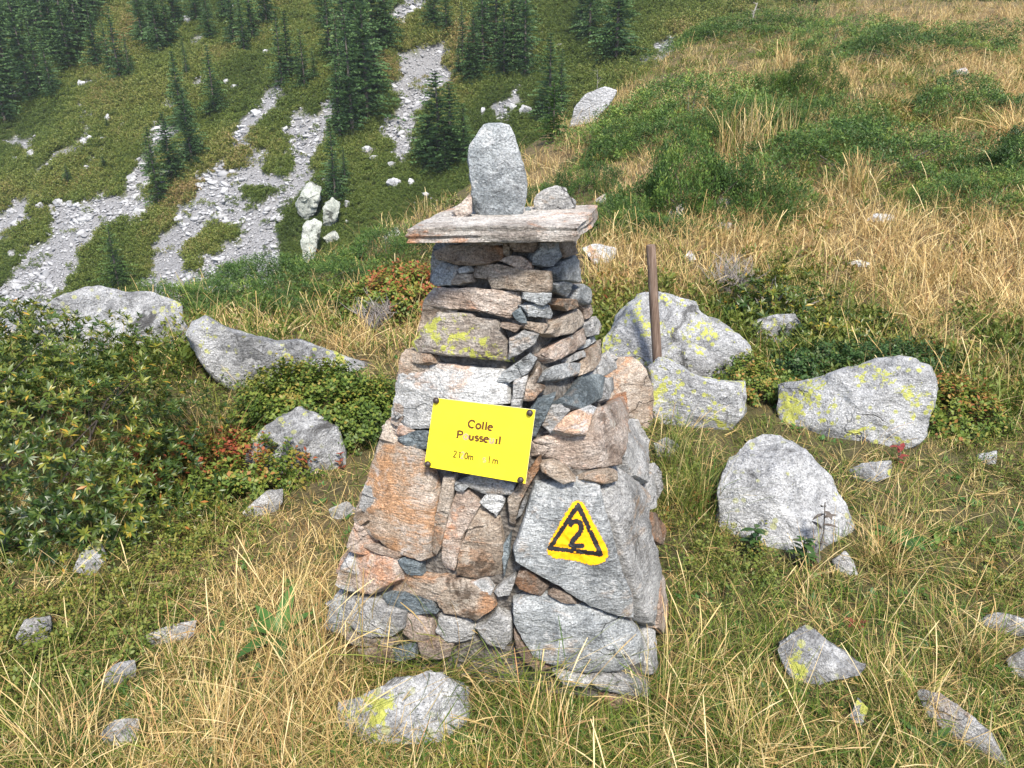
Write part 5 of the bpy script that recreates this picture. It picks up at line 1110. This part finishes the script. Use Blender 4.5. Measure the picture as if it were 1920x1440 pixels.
def farrock(label, poly, base, mat, seed, group=None, thick=.7, **kw):
    h = hit(*base); return tag(inflate('rock', poly, h.y-.2, thick, mat, seed, n=40, m=20, foot=False, **kw), label, 'rock', group)
for k, (lab, poly, base) in enumerate([('upper pale greenish crag jutting from heath beside the main scree', [(552,380),(572,348),(598,328),(606,342),(598,375),(588,408),(570,416),(559,402)], (580, 412)),
  ('lower pale greenish crag below the upper one beside the main scree', [(566,424),(590,408),(604,415),(599,445),(590,480),(572,496),(564,458)], (582, 488)),
  ('pale crag under a conifer right of the greenish crags', [(605,388),(622,370),(639,380),(633,410),(620,436),(607,430)], (620, 428)), ('low pale crag at the foot of the right crag', [(605,446),(628,430),(638,446),(617,462)], (620, 456))]):
    tag(inflate('rock_outcrop', poly, hit(*base).y-.3, .7, CRAG, 130+k, n=60, m=28, cutlo=.6, cuts=7, boxy=.4, rough=2., foot=False), lab, 'outcrop')
FR_ = [(350,45,10,14),(290,235,10,8),(480,215,12,10),(568,235,10,8),(200,228,10,12),(60,295,14,12),(160,270,16,10),(170,265,12,9),(75,390,12,9),(110,385,14,10),(130,385,10,8),(70,375,8,10),(690,285,14,10),(700,300,16,8),(733,315,12,10),(735,350,18,12),(770,345,8,10),
 (985,215,16,14),(960,205,12,10),(1050,90,10,6),(905,215,6,14),(650,385,8,8),(745,345,10,7),(275,350,12,8),(335,415,12,9),(375,350,14,8),(165,410,12,9),(265,405,18,12),(20,480,16,10),(30,540,14,9),(500,100,10,6),(640,5,10,10),(20,400,10,8),(890,350,10,16),(420,360,12,7),(230,240,10,7),(152,160,12,8),(315,130,10,7),(425,155,8,6),(440,165,10,6),(590,455,12,8),(525,415,14,8),(350,548,24,10),(330,540,16,9),(420,545,18,9)]
for k, (u, v, a, b) in enumerate(FR_):
    r_ = random.Random(k+3); poly = [(u+a*.85*math.cos(t*.785+.2)*r_.uniform(.6, 1.2), v-b*.45+b*.95*math.sin(t*.785+.2)*r_.uniform(.6, 1.2)) for t in range(8)]
    w_ = 'on heath beside the left scree streams' if u < 240 else ('near the main scree stream' if u < 600 else 'on heath below the small scree by the conifers')
    farrock('pale angular rock lying '+w_, poly, (u, v+b*.3), FARROCK, 140+k, 'large pale rocks '+w_, cutlo=.5, cuts=12, rough=1.8)

def conifer(seed, h, spread, mat, dens=1., droop=.25, top=.02):
    r = np.random.default_rng(seed); Vs, Fs, Ts, off = [], [], [], 0; z = h*.06
    while z < h*.985:
        t = z/h; Lb = h*spread*((1-t)**.85)*(.82+.3*r.random())+h*top
        for k in range(int(r.integers(5, 8)*dens)+1):
            if r.random() < .10: continue
            a = r.uniform(0, 6.28); L = Lb*r.uniform(.55, 1.15); up = r.uniform(-.05, .25)+.45*t; nb = max(3, int(5+L*5.0)); d = np.array([math.cos(a), math.sin(a), 0]); s = np.array([-d[1], d[0], 0])
            for q in range(nb):
                f = (q+.6*r.random()+.25)/nb; p = d*L*f+np.array([0, 0, z+L*(up*f-droop*f*f)]); w_ = (.10+.20*(1-f))*L*.75+.06; sd = 1 if q % 2 else -1
                tip = p+s*sd*w_*r.uniform(.6, 1.3)+d*w_*r.uniform(.2, .9)+np.array([0, 0, -w_*r.uniform(.1, .7)]); wv = np.array([0, 0, 1])*.05*h/10+d*.06*h/10+r.normal(0, .03, 3)*h/10
                V = np.array([p-wv, (p+tip)/2-wv*.9+r.normal(0, .02, 3), tip, (p+tip)/2+wv*.9, p+wv]); Vs.append(V); Fs.append(np.array([[0, 1, 3, 4], [1, 2, 2, 3]])+off); off += 5
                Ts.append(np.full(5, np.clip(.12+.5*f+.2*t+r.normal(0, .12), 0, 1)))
        z += h*(.028+.012*r.random())
    V = np.concatenate(Vs); F = np.concatenate(Fs); Q = F[0::2]; T3 = F[1::2][:, [0, 1, 3]]
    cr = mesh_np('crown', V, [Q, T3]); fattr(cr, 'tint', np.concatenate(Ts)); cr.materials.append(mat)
    v, f, t_ = tube([(0, 0, -.6), (.02*h*r.normal(0, .3), 0, h*.5), (0, 0, h*.97)], [h*.017, h*.011, h*.002], 7, False); tr = mesh_np('trunk', v, [f]); tr.materials.append(BARK); tr.polygons.foreach_set('use_smooth', np.ones(len(f), bool))
    return cr, tr
SPC = [conifer(1000+k, 10, s, SPRUCE, d) for k, (s, d) in enumerate([(.20, 1.), (.24, 1.1), (.17, .9), (.27, 1.2), (.22, 1.)])]; LAR = [conifer(1010+k, 10, s, LARCH, .8) for k, s in enumerate([.26, .30])]
TREES = {}
def tree(u, v, vt, label, group=None, kind=None, seed=0, wide=1.):
    p = hit(u, v)
    if p is None: return
    z = p.y*CP-(p.z-CAMZ)*SP; h = max((v-vt), 12)*z/FPX*1.05; r_ = random.Random(seed)
    cr, tr = (r_.choice(SPC) if kind is None else LAR[kind])
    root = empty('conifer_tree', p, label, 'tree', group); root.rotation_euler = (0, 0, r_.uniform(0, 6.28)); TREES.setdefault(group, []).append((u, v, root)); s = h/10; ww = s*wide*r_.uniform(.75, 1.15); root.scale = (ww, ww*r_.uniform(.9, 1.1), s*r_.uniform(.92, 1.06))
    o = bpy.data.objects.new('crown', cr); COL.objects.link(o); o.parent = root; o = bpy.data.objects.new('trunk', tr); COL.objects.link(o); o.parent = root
LW = 'dark conifer in the hazy wood filling the upper left corner'; LG = 'trees of the upper left wood'
for k, (u, v, t) in enumerate([(18,165,-40),(58,190,35),(80,185,60),(108,115,-50),(135,135,-20),(92,100,-90),(40,110,-70),(150,95,-60),(10,230,60),(-20,200,0),(70,60,-120),(165,60,-80),(20,60,-120),(125,60,-100),(60,20,-150),(180,20,-120),(-30,120,-80),(100,185,70)]): tree(u, v, t, LW, LG, seed=k, wide=1.15)
for k, (u, v, t) in enumerate([(185,132,15),(226,152,20),(208,140,45),(246,150,70)]): tree(u, v, t, 'one of four close dark conifers beside the upper left wood', 'cluster beside the upper left wood', seed=30+k)
for k, (u, v, t) in enumerate([(300,105,-25),(318,95,0),(286,70,-70),(330,60,-70),(270,90,-20),(260,40,-90)]): tree(u, v, t, 'dark conifer in the row above the left heath', 'row above the left heath', seed=40+k)
for k, (u, v, t) in enumerate([(395,80,-10),(440,85,-30),(458,100,0),(475,80,-50),(500,50,-80),(420,40,-70),(370,45,-60)]): tree(u, v, t, 'green conifer in the loose group at the top left of centre', 'loose group top left of centre', seed=50+k)
tree(352, 150, 80, 'small slender conifer above the two thin trees', seed=60); tree(345, 250, 110, 'thin conifer standing left of its twin on the heath', seed=61); tree(405, 218, 98, 'thin dark conifer standing alone right of its twin', seed=62)
tree(362, 315, 195, 'tallest dark conifer of the clump left of the main scree', seed=63, wide=1.2); tree(325, 345, 225, 'middle conifer of the clump left of the main scree', seed=64, wide=1.2); tree(300, 388, 245, 'lowest conifer of the clump left of the main scree', kind=0, seed=65); tree(283, 330, 255, 'short conifer at the left of the clump by the scree', seed=66)
for k, (u, v, t) in enumerate([(530,165,45),(545,150,30),(572,170,70),(590,158,95),(560,150,85)]): tree(u, v, t, 'conifer in the dense knot above the main scree', 'knot above the main scree', seed=70+k, wide=1.2)
for k, (u, v, t) in enumerate([(640,262,125),(662,255,50),(690,225,20),(676,180,-50),(640,200,50),(705,180,60),(650,130,-40),(700,110,-70),(725,95,-60),(620,120,0),(612,60,-60),(660,60,-100)]): tree(u, v, t, 'dark conifer in the wooded band right of the main scree', 'wooded band right of the main scree', seed=80+k, wide=1.1)
tree(630, 380, 245, 'tall narrow conifer above the pale crag', seed=95, wide=.9); tree(648, 345, 275, 'short conifer right of the tall narrow one', seed=96)
for k, (u, v, t) in enumerate([(822,318,150),(846,310,165),(870,300,205),(805,310,215),(835,325,225)]): tree(u, v, t, 'bushy dark conifer in the clump left of the upright stone', 'clump left of the upright stone', seed=100+k, wide=1.45)
for k, (u, v, t) in enumerate([(815,60,-40),(838,70,-20),(890,155,35),(906,140,-10),(880,160,75),(868,120,20),(962,135,-30),(985,145,-10),(945,145,15),(930,110,-50),(910,70,-60),(860,150,90),(975,100,-60)]): tree(u, v, t, 'dark conifer in the wood behind the upright stone', 'wood behind the upright stone', seed=110+k, wide=1.1)
tree(1030, 235, 80, 'dark conifer left of its pair near the ridge', seed=130, wide=1.2); tree(1052, 215, 95, 'dark conifer right of its pair near the ridge', seed=131, wide=1.1); tree(1038, 268, 160, 'light green young larch at the ridge edge', kind=1, seed=132, wide=1.3)
tree(1105, 80, -60, 'left dark spruce of the pair above the ridge', seed=133, wide=1.2); tree(1155, 118, -40, 'right dark spruce of the pair above the ridge', seed=134, wide=1.3); tree(1090, 60, -50, 'spruce just behind the ridge pair', seed=135)
tree(225, 545, 430, 'young light green larch beside the main scree foot', kind=1, seed=136, wide=1.3); tree(203, 248, 220, 'tiny dark conifer bush on the left heath', seed=137, wide=1.6); tree(197, 322, 295, 'small dark conifer bush beside the left scree', seed=138, wide=1.8); tree(1500, 10, -90, 'dark spruce cut off by the top edge at right', seed=139, wide=1.4); tree(1530, 8, -50, 'second dark spruce at the top edge at right', seed=140, wide=1.3)
tree(130, 350, 310, 'small shrubby conifer between the left scree streams', seed=141, wide=1.6)
for g, L in TREES.items():
    if not g: continue
    V_ = [q for q in L if 8 < q[0] < 1910 and q[1] > 35]; picks = [('leftmost', lambda q: q[0]), ('rightmost', lambda q: -q[0]), ('lowest standing', lambda q: -q[1]), ('highest standing', lambda q: q[1])]
    for wd_, key in picks:
        if len(V_) < 2: break
        b_ = min(V_, key=key); V_.remove(b_); b_[2]['label'] = wd_+' tree of the '+g.replace('trees of the ', '')+', a dark conifer'
# the thin mountain haze
zlo = float(gz.min())-1; zhi = float(gz.max())+16; rr_ = 275
hz = bpy.data.meshes.new('haze'); c8 = [(x_, y_, z_) for z_ in (zlo, zhi) for y_ in (-rr_, rr_) for x_ in (-rr_, rr_)]
hz.from_pydata(c8, [], [(0, 2, 3, 1), (4, 5, 7, 6), (0, 1, 5, 4), (1, 3, 7, 5), (3, 2, 6, 7), (2, 0, 4, 6)])
hm = bpy.data.materials.new('haze'); hm.use_nodes = True; hn = hm.node_tree; hn.nodes.remove(hn.nodes['Principled BSDF']); pv = hn.nodes.new('ShaderNodeVolumePrincipled')
pv.inputs['Color'].default_value = (.86, .92, 1, 1); pv.inputs['Density'].default_value = .0003; pv.inputs['Anisotropy'].default_value = .2; hn.links.new(pv.outputs[0], hn.nodes['Material Output'].inputs['Volume'])
tag(link('haze', hz, hm, smooth=False), 'thin pale blue mountain haze', 'haze', None, 'stuff')
# bare saplings and fallen stems
def bare(name, label, pts, rad, seed):
    p = [Vector(q) for q in pts]; root = empty(name, p[0], label, 'dead tree'); r = np.random.default_rng(seed)
    tubeobj('trunk', p, [rad*(1-.8*k/(len(p)-1)) for k in range(len(p))], DEADW, root, 7, .01, seed, origin=p[0]); L = (p[-1]-p[0]).length
    for k in range(7):
        t = r.uniform(.25, .95); b = p[0]+(p[-1]-p[0])*t; d = Vector((r.normal(0, 1), r.normal(0, 1), r.uniform(.2, .8))).normalized()*L*.22
        tubeobj('branch', [b, b+d*.5, b+d], [rad*.35, rad*.22, rad*.08], DEADW, root, 5, origin=p[0])
a = hit(1118, 200); zz = a.y; bare('bare_sapling', 'thin leafless sapling beside the pale ridge outcrop', [a, at(1120, 165, zz), at(1121, 128, zz)], .035, 1)
a = hit(1408, 45); bare('bare_sapling', 'leaning reddish dead sapling near the top of the ridge', [a, at(1413, 25, a.y), at(1420, 5, a.y)], .05, 2)
for k, (u0, v0, u1, v1) in enumerate([(672, 278, 700, 302), (690, 302, 708, 280)]):
    a = hit(u0, v0); b = hit(u1, v1); bare('fallen_trunk', ['grey fallen trunk on heath below the small scree', 'second grey fallen trunk crossing the first'][k], [a+Vector((0, 0, .3)), (a+b)/2+Vector((0, 0, .5)), b+Vector((0, 0, .3))], .12, 5+k)
